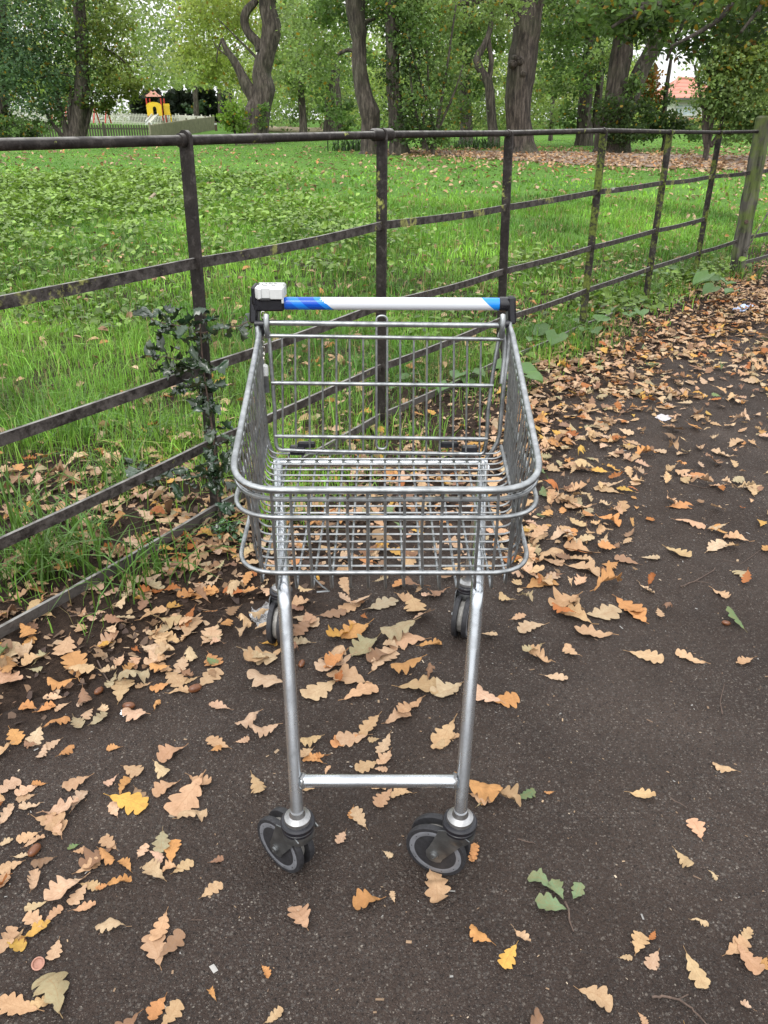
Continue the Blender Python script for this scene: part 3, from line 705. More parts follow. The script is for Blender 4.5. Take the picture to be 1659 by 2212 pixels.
# rear flap: frame, bars, uprights, loop, hinge rod
Yt, Yb = 1.632, 1.603
def fp(px, py):
    # the flap's plane: leans from Yt at row 700 to Yb at row 975
    f = (py-700)/275; return at_y(px, py, Yt+(Yb-Yt)*f-.012)
mb = MB(); mb.tube([fp(572, 697), fp(700, 699), fp(950, 702), fp(1080, 703)], .0058, 12); rod = cb(mb, 'hinge_rod', M_WIRE)
mb = MB()
for px_ in (561, 1088):
    P = fp(px_, 700); mb.lathe([(.004, -.012), (.0072, -.010), (.0085, .010), (.005, .012)], basis((0, 1, 0), (0, 0, 1), (1, 0, 0), P), 14)
    mb.box(P+Vector((0.004 if px_ < 800 else -.004, .002, -.012)), (.010, .012, .028), None, .002)
sub(mb, 'bush', M_BLACK, rod)
mb = MB()
fr = fillet([fp(576, 728), fp(579, 716), fp(581, 722), fp(587, 800), fp(594, 890), fp(594, 935), fp(598, 972), fp(700, 975), fp(950, 980), fp(1046, 981), fp(1052, 940), fp(1054, 890), fp(1064, 810), fp(1079, 722), fp(1084, 714), fp(1089, 728)], .012, 4)
mb.tube(fr, .0044, 10); flap = cb(mb, 'rear_flap', M_WIRE)
for sgx in (577, 1084):
    mb = MB(); c = fp(sgx, 703); mb.tube([c+Vector((0, -.002, .022)), c+Vector((0, -.009, .014)), c+Vector((0, -.010, -.006)), c+Vector((0, -.006, -.024))], .0062, 10); sub(mb, 'hinge_loop', M_WIRE, flap)
for (a, b) in (((572, 724), (1086, 732)), ((587, 826), (1065, 832)), ((595, 941), (1052, 947))):
    mb = MB(); mb.tube([fp(*a)+Vector((0, -.004, 0)), fp(*b)+Vector((0, -.004, 0))], .0042, 10); sub(mb, 'flap_bar', M_WIRE, flap)
ups = [(320, 325), (383, 388), (450, 455), (515, 519), (583, 584), (647, 648), (713, 713), (892, 892), (958, 955), (1022, 1018), (1089, 1083), (1153, 1147), (1217, 1210), (1283, 1275)]
for a, b in ups:
    mb = MB(); mb.tube([fp((850+.8137*a)*.5486, 728), fp((850+.8137*b)*.5486, 976)], .0023, 7); sub(mb, 'upright', M_WIRE, flap)
mb = MB(); xl, xr = (850+.8137*777)*.5486, (850+.8137*829)*.5486
mb.tube(fillet([fp(xl, 715), fp(xl, 682), fp(xr, 682), fp(xr, 970), fp(xl, 970), fp(xl, 716)], .012, 5), .0026, 8); sub(mb, 'loop', M_WIRE, flap)

# ================================================================ FALLEN OAK LEAVES
def leaf_arrays(rng, L=.07, W=.021, lobes=4.2, nst=15, curl=.35, bend=.2, narrow=False, spiny=False, stalk=.012):
    """one leaf: vertices (n,3), quads, uv; base at the origin, tip along +x, lowest point at z=0"""
    T = np.linspace(0, 1, nst); ph = rng.uniform(-.3, .3); V = []; UV = []
    env = np.sin(np.pi*(.02+.93*np.clip(T, 0, 1)**1.15))**.8*(.62+.42*T); env[0] = .04; env[-1] = .12
    sk = rng.normal(0, .14)
    k1, k2 = rng.uniform(.4, 1.2)*curl*rng.choice([-1, 1, 1]), rng.normal(0, bend)
    tw = rng.normal(0, .5)*curl; w1, w2, w3 = rng.uniform(0, 6.28, 3)
    for i, t in enumerate(T):
        row = []
        for s in (-1, 1):
            lob = .44+.68*abs(math.sin(math.pi*lobes*t**.9*.95+ph+(s > 0)*.5))**.52 if not spiny else .62+.55*(abs(((t*lobes+(s > 0)*.2) % 1)-.5)*2)**1.6
            row.append(W*env[i]*lob*(1+rng.normal(0, .035)))
        a, b = row
        ys = [-a, -a*.55, 0, b*.55, b]
        for j, y in enumerate(ys):
            fwd = (abs(y)/W)*L*(.07 if not spiny else .02)
            x = t*L+fwd; yy = y+sk*L*.5*math.sin(math.pi*t)
            z = k1*abs(y)**2/W*1.25+k2*L*(t-.5)**2*2.2+tw*y*(t-.5)*1.5+curl*.005*math.sin(t*7+w1+j*.5)+curl*.0045*(abs(y)/W)*math.sin(t*13+w2)+.0022*abs(abs(y)/W-.5)*math.sin(t*26+w3)
            V.append((x, yy, z)); UV.append((.5+.5*(y/(a if y < 0 else b)) if y else .5, t))
    F = [(i*5+j, (i+1)*5+j, (i+1)*5+j+1, i*5+j+1) for i in range(nst-1) for j in range(4)]
    if stalk:
        n = len(V); z0 = V[2][2]; r_ = .0007
        for x, dz in ((0.002, 0), (-stalk, rng.uniform(0, .004))):
            for yy, zz in ((-r_, 0), (r_, 0), (0, r_*1.6)): V.append((x, yy, z0+dz+zz)); UV.append((.5, .0))
        F += [(n+j, n+(j+1) % 3, n+3+(j+1) % 3, n+3+j) for j in range(3)]
    V = np.array(V); V[:, 2] -= V[:, 2].min(); V[:, 0] -= L*.5
    return V, F, np.array(UV)
LV = []
for k in range(26):
    kind = k % 4
    LV.append(leaf_arrays(np.random.default_rng(100+k), .070, (.0235, .0205, .017, .0255)[kind], (4.3, 5.2, 4.8, 3.9)[kind], 31, (.3, .65, 1.1, .45)[kind]*(.6+.025*k), (.12, .25, .4, .15)[kind]))
LME = []
for k, (V, F, UV) in enumerate(LV):
    me = newmesh('fallen_leaf', V, F, M_LEAF); l = me.uv_layers.new(name='UVMap')
    idx = np.zeros(len(me.loops), np.int32); me.loops.foreach_get('vertex_index', idx); l.data.foreach_set('uv', UV[idx].astype(np.float32).ravel()); LME.append(me)
COLS = {'t': (.50, .335, .195), 'p': (.53, .38, .25), 'o': (.50, .255, .10), 'y': (.56, .33, .08), 'b': (.24, .15, .095), 'c': (.36, .31, .19), 'g': (.12, .20, .09), 'r': (.36, .13, .04)}
WORD = {'t': 'tan', 'p': 'pale pinkish buff', 'o': 'orange', 'y': 'ochre yellow', 'b': 'dull brown', 'c': 'greyish cream', 'g': 'grey green', 'r': 'rust brown'}
def region(px, py):
    if 520 < px < 1020 and py < 1900: return 'between the trolley legs' if py > 1500 else 'under the trolley basket'
    if px <= 520: return 'on the soil edge beside the trolley' if py < 1500 else ('on the dark path left of the front castors' if py < 1950 else 'on the bare path in the near left corner')
    if px >= 1020 and py < 1000: return 'in the leaf drift along the far verge'
    if px >= 1020 and py < 1450: return 'on the path to the right of the basket'
    if px >= 1020: return 'on the path right of the front castors' if py < 1950 else 'on the bare path in the near right corner'
    return 'on the bare path in front of the castors'
LEAVES = []
def raw(name, sc, ox, oy, s): 
    for it in s.split(';'):
        p = it.split(',')
        if len(p) >= 5: LEAVES.append((ox+float(p[0])*sc, oy+float(p[1])*sc, float(p[2])*sc, float(p[3]), p[4].strip()))
raw('A', .3968, 0, 1646, "725,50,110,-20,t;40,150,180,30,p;150,150,150,20,p;215,125,80,-10,o;140,195,110,15,t;10,220,60,60,r;35,300,140,60,p;165,250,120,10,p;430,215,140,55,p;680,140,110,60,o;700,235,210,-15,y;625,260,90,-70,p;765,180,90,-50,b;905,155,150,30,t;1090,110,130,-20,t;1020,200,260,50,t;1050,310,170,10,p;880,60,90,-40,p;265,350,170,-30,t;320,350,130,-75,t;150,410,130,20,t;190,440,130,30,t;30,450,100,15,p;405,465,80,20,g;435,495,60,20,t;115,520,90,5,p;60,575,140,15,t;235,558,130,15,b;595,445,100,-40,t;780,500,90,60,p;880,440,130,85,c;945,490,140,75,o;845,530,90,-50,p;580,525,110,-45,o;680,575,90,-40,o;480,580,150,30,t;850,600,130,-45,p;1000,580,130,30,t;930,600,100,10,t;185,665,120,80,p;30,650,120,60,t;400,670,120,30,p;490,680,110,-10,t;430,730,150,50,p;195,790,130,20,p;655,665,140,10,o;460,800,140,15,t;290,840,140,40,t;1155,705,140,35,t;610,910,170,0,p;200,930,190,30,y;105,950,70,50,t;30,980,180,60,t;90,1000,110,-20,y;300,1030,130,70,p;870,900,180,65,t;840,1030,190,-70,t;935,1010,190,50,b;270,1280,230,-60,c;100,1330,230,-15,t;250,1310,170,15,t;865,1350,150,60,o;930,1380,180,55,t;1160,1275,70,-60,o;1445,1150,75,-60,o;1635,860,150,-60,t;1390,140,110,-70,t;1490,1390,130,40,t;1180,540,80,20,b")
raw('B', .4048, 987.5, 1646, "125,190,130,-10,t;140,215,90,40,c;250,215,190,-20,t;365,185,110,30,g;985,185,150,-10,t;1425,35,140,-20,t;1270,365,120,-60,t;1200,535,130,-45,t;1360,615,70,-50,p;90,485,90,80,o;130,930,150,-40,o;340,940,120,-40,p;280,1050,140,60,y;970,975,120,70,t;1045,1060,110,60,p;900,1050,60,0,t;1040,930,60,60,r;1290,870,100,-15,p;1270,1125,220,-60,t;735,1270,210,-30,t;1555,1060,200,-50,t;1490,1000,140,30,t;1540,940,110,60,t;1645,1080,60,80,o;985,1380,80,-60,t;1545,1310,70,-30,p;490,165,30,0,o")
raw('5', .3637, 494, 1591, "490,45,130,10,t;465,110,90,40,t;550,130,90,10,o;500,155,130,-10,o;690,30,170,20,o;860,20,70,0,t;590,205,60,60,t;820,180,150,20,t;925,130,110,50,p;905,200,80,0,t;480,318,90,5,t;780,490,140,-60,p;735,460,70,80,o;670,605,90,60,p;945,710,60,-30,p;1220,880,250,-80,t;825,1000,180,20,o;980,960,70,-80,p;890,315,90,0,t;925,375,140,50,t;1030,355,140,10,t;1060,310,90,20,t;1285,40,120,30,t;1330,10,90,20,t;1500,340,260,-20,o;1455,700,100,70,o")
raw('8', .3968, 0, 1097, "355,770,160,70,t;60,830,140,75,p;225,840,100,40,c;200,900,80,10,c;405,870,130,-70,o;335,970,140,0,o;290,1035,110,0,p;155,1100,100,0,o;250,1100,120,20,o;340,1090,90,30,t;315,1190,150,20,o;420,1175,80,-60,c;195,1250,120,60,p;285,1290,110,30,p;230,1340,90,60,p;360,1345,110,40,o;455,1070,80,20,p;490,1130,70,60,p;570,1095,50,-60,p;655,840,80,60,p;670,1000,130,70,t;780,975,90,20,t;870,985,110,10,o;735,945,180,10,c;945,935,120,-45,t;1030,945,100,20,t;1140,930,150,40,t;975,1010,120,10,t;985,860,100,70,p;1040,810,80,-70,p;740,1145,130,-10,p;860,1085,60,60,o;1165,830,90,-50,o;1430,830,230,20,t;1200,1085,120,-20,p;1350,1165,150,25,p;1440,1220,150,10,p;1320,1265,80,20,p;1190,1285,130,-30,t;620,1310,80,0,o;940,1350,160,30,t;1040,660,130,60,t;1050,500,170,10,o;730,440,110,40,p;770,490,110,-40,p;600,480,110,30,p;860,770,110,20,t;930,720,110,-20,t;1130,710,100,60,p;1180,690,90,80,p")
raw('7', .6173*.5486*1.8, 1097, 823, "0,0,0,0,t")
LEAVES = [l for l in LEAVES if l[2] > 3]
# more read from the right of the trolley and between its legs (whole-photo places)
for s in "1150,1360,60,20,p;1165,1425,60,-30,t;1200,1465,55,-10,p;1395,1420,80,-15,t;1490,1425,70,-20,t;1240,1340,90,-15,t;1280,1370,110,-10,t;1300,1325,80,10,p;1220,1300,90,20,t;1360,1310,70,-30,o;1375,1335,50,-40,o;1555,1285,45,-30,t;1470,1095,80,10,o;1490,1135,75,-15,t;1545,1185,60,30,p;1590,1170,60,-10,t;1465,1195,60,-20,t;1405,1205,40,0,p;1600,1245,35,-40,c;1610,1430,40,20,t;1500,1030,50,10,o;1395,985,70,10,o;1440,880,60,0,t;1560,985,70,-20,p;1620,1060,60,-60,t;1310,1060,90,-15,t;1240,1060,80,10,t;1250,1100,90,5,t;1215,1160,90,15,p;1250,1190,80,-10,t;1190,1210,90,20,t;1170,1265,80,10,o;1260,1235,100,-15,t;1310,1270,70,20,o;770,1365,75,30,o;735,1375,60,20,y;825,1310,70,20,c;890,1310,70,-70,t;760,1310,60,20,t;860,1375,110,15,c;930,1395,50,10,o;790,1400,90,35,c;720,1440,100,20,p;750,1470,130,-15,t;780,1500,80,20,t;690,1490,90,30,p;880,1450,70,10,o;905,1490,110,-5,t;965,1490,70,20,p;885,1530,60,30,t;860,1555,60,20,t;960,1590,75,55,t;1090,1510,60,10,o;830,1610,50,60,p;760,1595,70,5,t;800,1570,60,50,t;880,1390,90,10,t;640,1310,60,10,t;660,1345,60,-20,p;575,1480,80,-20,p;560,1420,100,-15,p;720,1330,60,10,b;830,1430,80,40,p;1045,1505,80,-30,p;1640,800,60,10,t;1590,960,60,20,t".split(';'):
    a = s.split(','); LEAVES.append((float(a[0]), float(a[1]), float(a[2]), float(a[3]), a[4]))
rr = random.Random(5)
def jit(c, r, a=.12):
    k = 1+r.uniform(-a*1.4, a); return tuple(max(.005, min(.8, v*k*(1+r.uniform(-.06, .06)))) for v in c)
def put_leaf(px, py, ln, ang, col, r):
    g = at_h(px, py, 0.0); g.z = max(0., float(H(g.x, g.y)))
    a = R(ang); e = at_h(px+math.cos(a)*ln*.5, py-math.sin(a)*ln*.5, 0)-at_h(px-math.cos(a)*ln*.5, py+math.sin(a)*ln*.5, 0)
    L = min(.105, max(.022, e.length)); yaw = math.atan2(e.y, e.x)
    if r.random() < .5: yaw += math.pi
    me = r.choice(LME); o = link('fallen_leaf', me); o.location = (g.x, g.y, g.z+.0015+r.random()*.002)
    k = L/.072; o.scale = (k, k*r.uniform(.85, 1.2), k*r.choice([.35, .6, .9, 1.2])); o.rotation_euler = (r.gauss(0, .05), r.gauss(0, .05), yaw)
    c = jit(COLS[col], r); o.color = (*c, 1)
    size = 'small' if L < .045 else ('large' if L > .078 else 'medium')
    tag(o, '%s %s oak leaf %s' % (size, WORD[col], region(px, py)), 'fallen leaf', '%s %s oak leaves %s' % (size, WORD[col], region(px, py)))
    return o
for l in LEAVES[:]: put_leaf(*l, rr)
# cover by leaves over the ground, read off the photograph in 100-unit cells (rows 500..2200, columns 0..1600)
g_ = .05
COV = {
 300: [.0]*17, 400: [.02]*8+[.03]*9, 500: [.05]*8+[.08]*9,
 600: [.08]*4+[.07]*4+[.07]*4+[.07, .1, .2, .5, .5], 700: [.07]*11+[.25, .5, .58, .56, .42, .42], 800: [.08]*11+[.66, .72, .58, .5, .28, .22],
 900: [.12]*5+[.16]*5+[.3, .6, .56, .34, .14, .14, .14], 1000: [.32, .34, .38, .42, .5, .5, .5, .5, .5, .5, .5, .5, .42, .22, .14, .12, .12],
 1100: [.35, .38, .42, .5, .6, .55, .45, .45, .45, .4, .4, .48, .38, .12, .1, .08, .08], 1200: [.33, .35, .4, .6, .6, .55, .22, .2, .2, .25, .25, .45, .38, .1, .03, .03, .03],
 1300: [.42, .45, .52, .55, .5, .3, .12, .1, .1, .08, .05, .1, .12, .05, .02, .02, .02], 1400: [.4, .33, .28, .2, .12, .05, .1, .15, .12, .1, .06, .03, .02, .02, .01, .01, .01],
 1500: [.32, .15, .05, .03, .02, .02, .03, .06, .03, .03, .01]+[.004]*6, 1600: [.2, .1, .02, .01, .01, .0, .04, .03]+[.004]*9, 1700: [.12, .04]+[.004]*15, 1800: [.06, .03]+[.003]*15,
 1900: [.03]*2+[.002]*15, 2000: [.02]+[.003]*16, 2100: [.02]+[.003]*16, 2200: [.03]*17}
CK = sorted(COV); CT = np.array([COV[k] for k in CK])
def cover(px, py):
    fy = np.clip((py-50-CK[0])/100, 0, len(CK)-1.001); fx = np.clip((px-50)/100, 0, 15.999)
    iy = fy.astype(int); ix = fx.astype(int); ty = fy-iy; tx = fx-ix
    return (CT[iy, ix]*(1-tx)+CT[iy, ix+1]*tx)*(1-ty)+(CT[iy+1, ix]*(1-tx)+CT[iy+1, ix+1]*tx)*ty
N = 90000; s_ = RNG.uniform(-5, 26, N); q_ = RNG.uniform(-2.9, 1.6, N)
x = FP1.x+FD.x*s_+FN.x*q_; y = FP1.y+FD.y*s_+FN.y*q_
px, py, dep = px_of(x, y, 0*x); c = cover(px, py); c = np.where((dep < .2) | (py > 2300), .04, c)
off = (px < -60) | (px > 1720); c = np.where(off, .55*ss(-1.0, -.45, q_)*(q_ < .5)+.04, c)
c = np.where(py < 560, .35*np.exp(-((q_+.7)/.5)**2)+.03, c)
cl = .35+1.15*(.5+.5*np.sin(x*11+np.sin(y*7)*2)*np.cos(y*9+np.sin(x*6)*2)); dens = -np.log(1-np.clip(c*cl, 0, .93))/.00125
area = 31*4.5; keep = RNG.uniform(0, 1, N) < dens*area/N*1.0
x, y = x[keep], y[keep]; px, py = px[keep], py[keep]
print('leaf mass', keep.sum(), 'individual', len(LEAVES))
size_px = 60/np.maximum(.3, np.hypot(y, HC)); order = np.argsort(np.where((px > 0) & (px < 1659) & (py > 0) & (py < 2212), -size_px, 0))
nind = max(0, 296-len(LEAVES)); ind = set(order[:nind].tolist())
BV = []; BL = []; BC = []; BU = []; off_ = 0
keys = list('ttttpppoobybcttpb')
for i in range(len(x)):
    r = rr; col = r.choice(keys)
    if r.random() < .012: col = 'g'
    if r.random() < .05: col = 'r'
    L = r.choice([.026, .035, .045, .052, .058, .064, .07, .08])*r.uniform(.85, 1.1); yaw = r.uniform(0, 6.283)
    z = max(0., float(H(x[i], y[i])))+r.random()*(.004+.016*min(1, float(c.mean())*2 if False else .6*(py[i] < 1500)))
    if i in ind:
        o = link('fallen_leaf', r.choice(LME)); k = L/.072; o.location = (x[i], y[i], z+.001); o.scale = (k, k, k*1.2); o.rotation_euler = (0, 0, yaw); o.color = (*jit(COLS[col], r), 1)
        size = 'small' if L < .045 else ('large' if L > .078 else 'medium')
        tag(o, '%s %s oak leaf %s' % (size, WORD[col], region(px[i], py[i])), 'fallen leaf', '%s %s oak leaves %s' % (size, WORD[col], region(px[i], py[i]))); continue
    V, F, UV = LV[r.randrange(len(LV))]; k = L/.072
    tx_, ty_ = r.gauss(0, .22), r.gauss(0, .22); Mx = (Matrix.Rotation(yaw, 3, 'Z') @ Matrix.Rotation(tx_, 3, 'X') @ Matrix.Rotation(ty_, 3, 'Y'))
    W = (V*np.array([k, k*r.uniform(.75, 1.2), k*r.choice([.35, .7, 1.1, 1.4])])) @ np.array(Mx).T; W[:, 2] -= W[:, 2].min(); W += (x[i], y[i], z+.001)
    BV.append(W); BL.append(np.array(F).reshape(-1)+off_); off_ += len(V); BC.append(np.tile(jit(COLS[col], r, .16), (len(V), 1))); BU.append(UV)
BL = np.concatenate(BL); tag(link('leaf_litter', npmesh('leaf_litter', np.concatenate(BV), BL, np.full(len(BL)//4, 4), M_LEAFS, np.concatenate(BC), np.concatenate(BU), True)), 'tan and orange oak leaves lying thick along the verge', 'leaf litter', None, 'stuff')
# broken leaf bits, seed husks and pale grit on the tarmac
N = 17000; s_ = RNG.uniform(-2.2, 9, N); q_ = RNG.uniform(-3, -.3, N); x = FP1.x+FD.x*s_+FN.x*q_; y = FP1.y+FD.y*s_+FN.y*q_
k_ = (y > .35); x, y = x[k_], y[k_]; N = len(x)
px, py, dep = px_of(x, y, 0*x)
patch = np.exp(-((px-1350)/260)**2-((py-1080)/170)**2)*.85+.22; k_ = RNG.uniform(0, 1, N) < patch+.15*(py > 1400); x, y = x[k_], y[k_]; N = len(x)
a = RNG.uniform(0, 6.28, N); l_ = RNG.uniform(.0009, .0032, N)*(1+1.6*(RNG.uniform(0, 1, N) < .10)); wd = l_*RNG.uniform(.18, .7, N); z = np.maximum(0, H(x, y))+.0012
ca, sa = np.cos(a), np.sin(a); V = []
for sx, sy in ((-1, -1), (1, -.8), (1, 1), (-.9, .8)): V.append(np.stack([x+ca*l_*sx-sa*wd*sy, y+sa*l_*sx+ca*wd*sy, z], -1))
for sx, sy in ((-.5, -.5), (.5, -.5), (.5, .5), (-.5, .5)): V.append(np.stack([x+ca*l_*sx-sa*wd*sy, y+sa*l_*sx+ca*wd*sy, z+.0009], -1))
V = np.stack(V, 1).reshape(-1, 3); b = np.arange(N)[:, None]*8
L = np.concatenate([b+np.array([[0, 1, 5, 4, 1, 2, 6, 5, 2, 3, 7, 6, 3, 0, 4, 7, 4, 5, 6, 7]])]).reshape(-1)
pal = np.array([(.34, .24, .15), (.25, .165, .10), (.42, .34, .25), (.18, .12, .08), (.34, .33, .31)]); col = pal[RNG.integers(0, 5, N)]*RNG.uniform(.6, 1.15, (N, 1))
t = NT('grit'); t.set(t.attr(), .8); M_GRIT = t.m
tag(link('path_grit', npmesh('path_grit', V, L, np.full(len(L)//4, 4), M_GRIT, np.repeat(col, 8, 0))), 'pale husks, leaf crumbs and grit scattered over dark tarmac', 'grit', None, 'stuff')

# crumbled leaf and bark bits on the soil strip
N = 24000; s_ = RNG.uniform(-3, 7, N); q_ = RNG.uniform(-1.1, .9, N); e_ = edge_q(s_); k_ = (q_ > e_-.12*RNG.uniform(0, 1, N)) & (RNG.uniform(0, 1, N) < np.where(q_ > .1, .5, 1)); x = FP1.x+FD.x*s_+FN.x*q_; y = FP1.y+FD.y*s_+FN.y*q_; k_ &= (y > .5); x, y = x[k_], y[k_]; N = len(x)
a = RNG.uniform(0, 6.28, (N, 3)); l_ = RNG.uniform(.003, .016, N); z = np.maximum(0, H(x, y))+RNG.uniform(.001, .006, N); V = []
for k in range(5):
    th = a[:, 0]+k*1.2566+RNG.normal(0, .25, N); r0 = l_*RNG.uniform(.4, 1.1, N); V.append(np.stack([x+np.cos(th)*r0, y+np.sin(th)*r0, z+r0*np.sin(a[:, 1]+th)*.55], -1))
V = np.stack(V, 1).reshape(-1, 3); pal = np.array([(.15, .085, .05), (.09, .055, .035), (.24, .14, .075), (.34, .22, .13), (.05, .03, .022), (.42, .29, .18)]); col = pal[RNG.integers(0, 6, N)]*RNG.uniform(.6, 1.15, (N, 1))
tag(link('leaf_crumbs', npmesh('leaf_crumbs', V, np.arange(5*N), np.full(N, 5), M_GRIT, np.repeat(col, 5, 0))), 'dark crumbled leaf and bark fragments over the soil strip', 'leaf crumbs', None, 'stuff')
# acorns, green sprig, twigs, litter
def acorn(px, py, yaw, label, cup=False, s=1.):
    g = at_h(px, py); e = empty('acorn', (g.x, g.y, g.z), label, 'acorn', 'acorns fallen on the path', yaw)
    if cup:
        mb = MB(); mb.lathe([(.002, 0), (.008, .001), (.0105, .005), (.0105, .008), (.0085, .0085), (.0075, .005), (.003, .0035)], Matrix.Translation((0, 0, 0)) @ Matrix.Rotation(.35, 4, 'X'), 18); mb.build('cup', plain('acorn_cup', (.34, .17, .12), .6, 0, .2, 200), e); return
    mb = MB(); prof = [(.0006, -.0145), (.002, -.0135), (.006, -.011), (.0082, -.006), (.0088, 0), (.0083, .007), (.0065, .012), (.003, .0145), (.0008, .016)]
    mb.lathe([(a*s, b*s) for a, b in prof], basis((0, 0, 1), (0, 1, 0), (-1, 0, 0), (0, 0, .0085*s)), 20); mb.build('nut', M_NUT, e)
M_NUT = zinc('acorn_skin', (.085, .028, .012), (.19, .075, .03), .28, (40, 200, 200)); M_NUT.node_tree.nodes['Principled BSDF'].inputs['Metallic'].default_value = 0
acorn(77, 1842, R(70), 'striped brown acorn standing out beside curled buff leaves at the path edge')
acorn(280, 1530, R(5), 'shiny dark brown acorn beside a small white feather on the path')
acorn(423, 1493, R(30), 'glossy orange brown acorn touching a cluster of tan leaves by the verge', False, 1.15)
acorn(215, 1497, R(60), 'dark acorn half hidden among leaf scraps on the soil edge', False, .9)
acorn(340, 1326, R(10), 'small chestnut coloured acorn on dark soil beneath the lowest fence rail', False, .8)
acorn(1568, 1350, R(-20), 'reddish acorn lying alone on tarmac to the right of the trolley', False, .8)
acorn(84, 2084, R(20), 'open pinkish brown acorn cup on the bare near path', True, 1)
acorn(652, 1398+40, R(80), 'brown acorn behind the trolley leg among crisp leaves', False, .9)
spr = empty('oak_sprig', (0, 0, 0), 'fresh grey green oak sprig with four leaves lying on bare tarmac', 'oak sprig')
o_ = at_h(987.5+575*.4048, 1646+755*.4048); spr.location = o_
mb = MB(); e = at_h(987.5+620*.4048, 1646+910*.4048); d = e-o_
mb.tube([Vector((0, 0, .004)), d*.3+Vector((.002, 0, .006)), d*.65+Vector((-.002, 0, .004)), d+Vector((0, 0, .003))], [.0022, .0015, .0016, .0010], 8); mb.build('stem', M_TWIG, spr)
rg = np.random.default_rng(3)
M_SPR = leaf_mat('green_oak_leaf', 'obj', .55, .1)
for cx_, cy_, ln, an in ((440, 662, 135, 150), (535, 690, 120, 105), (635, 710, 110, 60), (500, 772, 160, 162)):
    c = at_h(987.5+cx_*.4048, 1646+cy_*.4048)-o_; a = R(an)
    V, F, UV = leaf_arrays(rg, ln*.4048*.00088, ln*.4048*.00030, 4.3, 15, .35, .12, stalk=0)
    me = newmesh('leaf', V, F, M_SPR); l = me.uv_layers.new(name='UVMap'); idx = np.zeros(len(me.loops), np.int32); me.loops.foreach_get('vertex_index', idx); l.data.foreach_set('uv', UV[idx].astype(np.float32).ravel())
    o = link('leaf', me, spr, (c.x, c.y, .004), (0, 0, a)); o.color = (.15, .23, .12, 1)
def twig(pts, r, label, cat='twig', group=None, fork=None):
    P = [at_h(*p) for p in pts]; b = P[0]; mb = MB(); n = len(P)
    Q = []
    for i in range(n-1):
        for f in (0, .33, .66): Q.append(P[i].lerp(P[i+1], f)-b+Vector((random.gauss(0, .0006), random.gauss(0, .0006), .003+random.random()*.002)))
    Q.append(P[-1]-b+Vector((0, 0, .003))); mb.tube(Q, [r*(1-.55*i/len(Q)) for i in range(len(Q))], 7)
    if fork: 
        F_ = [at_h(*p)-b+Vector((0, 0, .005)) for p in fork]; mb.tube(F_, r*.5, 6)
    o = mb.build('twig', M_TWIG, None); o.location = b; tag(o, label, cat, group); return o
B_ = lambda x, y: (987.5+x*.4048, 1646+y*.4048)
twig([B_(1040, 1262), B_(1090, 1255), B_(1180, 1275), B_(1250, 1320), B_(1290, 1365), B_(1340, 1420)], .0022, 'curved reddish twig at the near edge of the path', fork=[B_(1180, 1275), B_(1230, 1250)])
twig([B_(320, 420), B_(370, 432), B_(415, 442)], .0013, 'short straight brown twig beyond the green oak sprig')
twig([B_(1130, 195), B_(1170, 220), B_(1220, 245)], .0013, 'short reddish twig beside a lone tan leaf on the right of the path')
twig([(1650, 1245-60), (1600, 1270-50), (1560, 1260-50)], .001, 'very thin dark twig on the far right of the tarmac')
twig([(1470, 1270), (1500, 1258), (1540, 1235), (1545, 1228)], .0022, 'crooked grey twig with moss on tarmac right of the basket', fork=[(1500, 1258), (1530, 1262)])
twig([(1560, 1545), (1556, 1520), (1564, 1480)], .0016, 'slender blackish twig pointing up the path')
twig([(1467, 1042), (1520, 1056), (1570, 1045)], .0018, 'bowed grey twig beside orange leaves near the leaf drift')
twig([(395+40, 1745+245), (412, 2005-15), (428, 1983)], .0008, 'pinkish straight bit of stalk left of centre on the bare tarmac')
twig([(210, 1430), (235, 1475), (262, 1480)], .002, 'bent dark twig pressed in soil under the fence')
twig([(150, 1335), (200, 1328), (250, 1330)], .0045, 'weathered grey stick half buried below the lowest rail')
# sheet of crumpled clear plastic by the rear castor, blue scrap of paper, white feather
def crumple(name, pts, zamp, mat, label, cat, n=9, seed=1):
    r = random.Random(seed); P = [at_h(*p) for p in pts]; b = sum(P, Vector())/len(P); V = []; F = []
    for i in range(n):
        for j in range(n):
            u, v = i/(n-1), j/(n-1); a = P[0].lerp(P[1], u); c_ = P[3].lerp(P[2], u); Q = a.lerp(c_, v)-b
            V.append(Q+Vector((r.gauss(0, .0016), r.gauss(0, .0016), abs(r.gauss(0, zamp))+.002)))
    F = [(i*n+j, (i+1)*n+j, (i+1)*n+j+1, i*n+j+1) for i in range(n-1) for j in range(n-1)]
    me = newmesh(name, V, F, mat, False); o = link(name, me, None, b); o.location = b; return tag(o, label, cat)
t = NT('clear_film'); t.set((.5, .5, .5), .25); tb = t.n('ShaderNodeBsdfTransparent'); mx = t.n('ShaderNodeMixShader'); t.l(t.ramp(t.noise(60, 4), [(.35, .25), (.65, .75)]), mx.inputs[0]); t.l(tb.outputs[0], mx.inputs[1]); t.l(t.b.outputs[0], mx.inputs[2]); t.l(mx.outputs[0], t.out.inputs[0])
crumple('plastic_film', [(540, 1345), (592, 1345), (588, 1352-10), (545, 1318)], .006, t.m, 'crumpled clear plastic film among leaves by the rear left castor', 'plastic litter', 10, 3)
crumple('plastic_film', [(538, 1328), (560, 1362), (600, 1330), (585, 1305)], .005, t.m, 'torn grey transparent plastic scrap lying over the leaves behind the trolley leg', 'plastic litter', 10, 8)
crumple('paper_scrap', [(1582, 672), (1610, 674), (1628, 662), (1600, 660)], .008, plain('blue_paper', (.42, .52, .75), .6), 'pale blue scrap of paper on the leaf drift near the timber post', 'paper scrap', 8, 5)
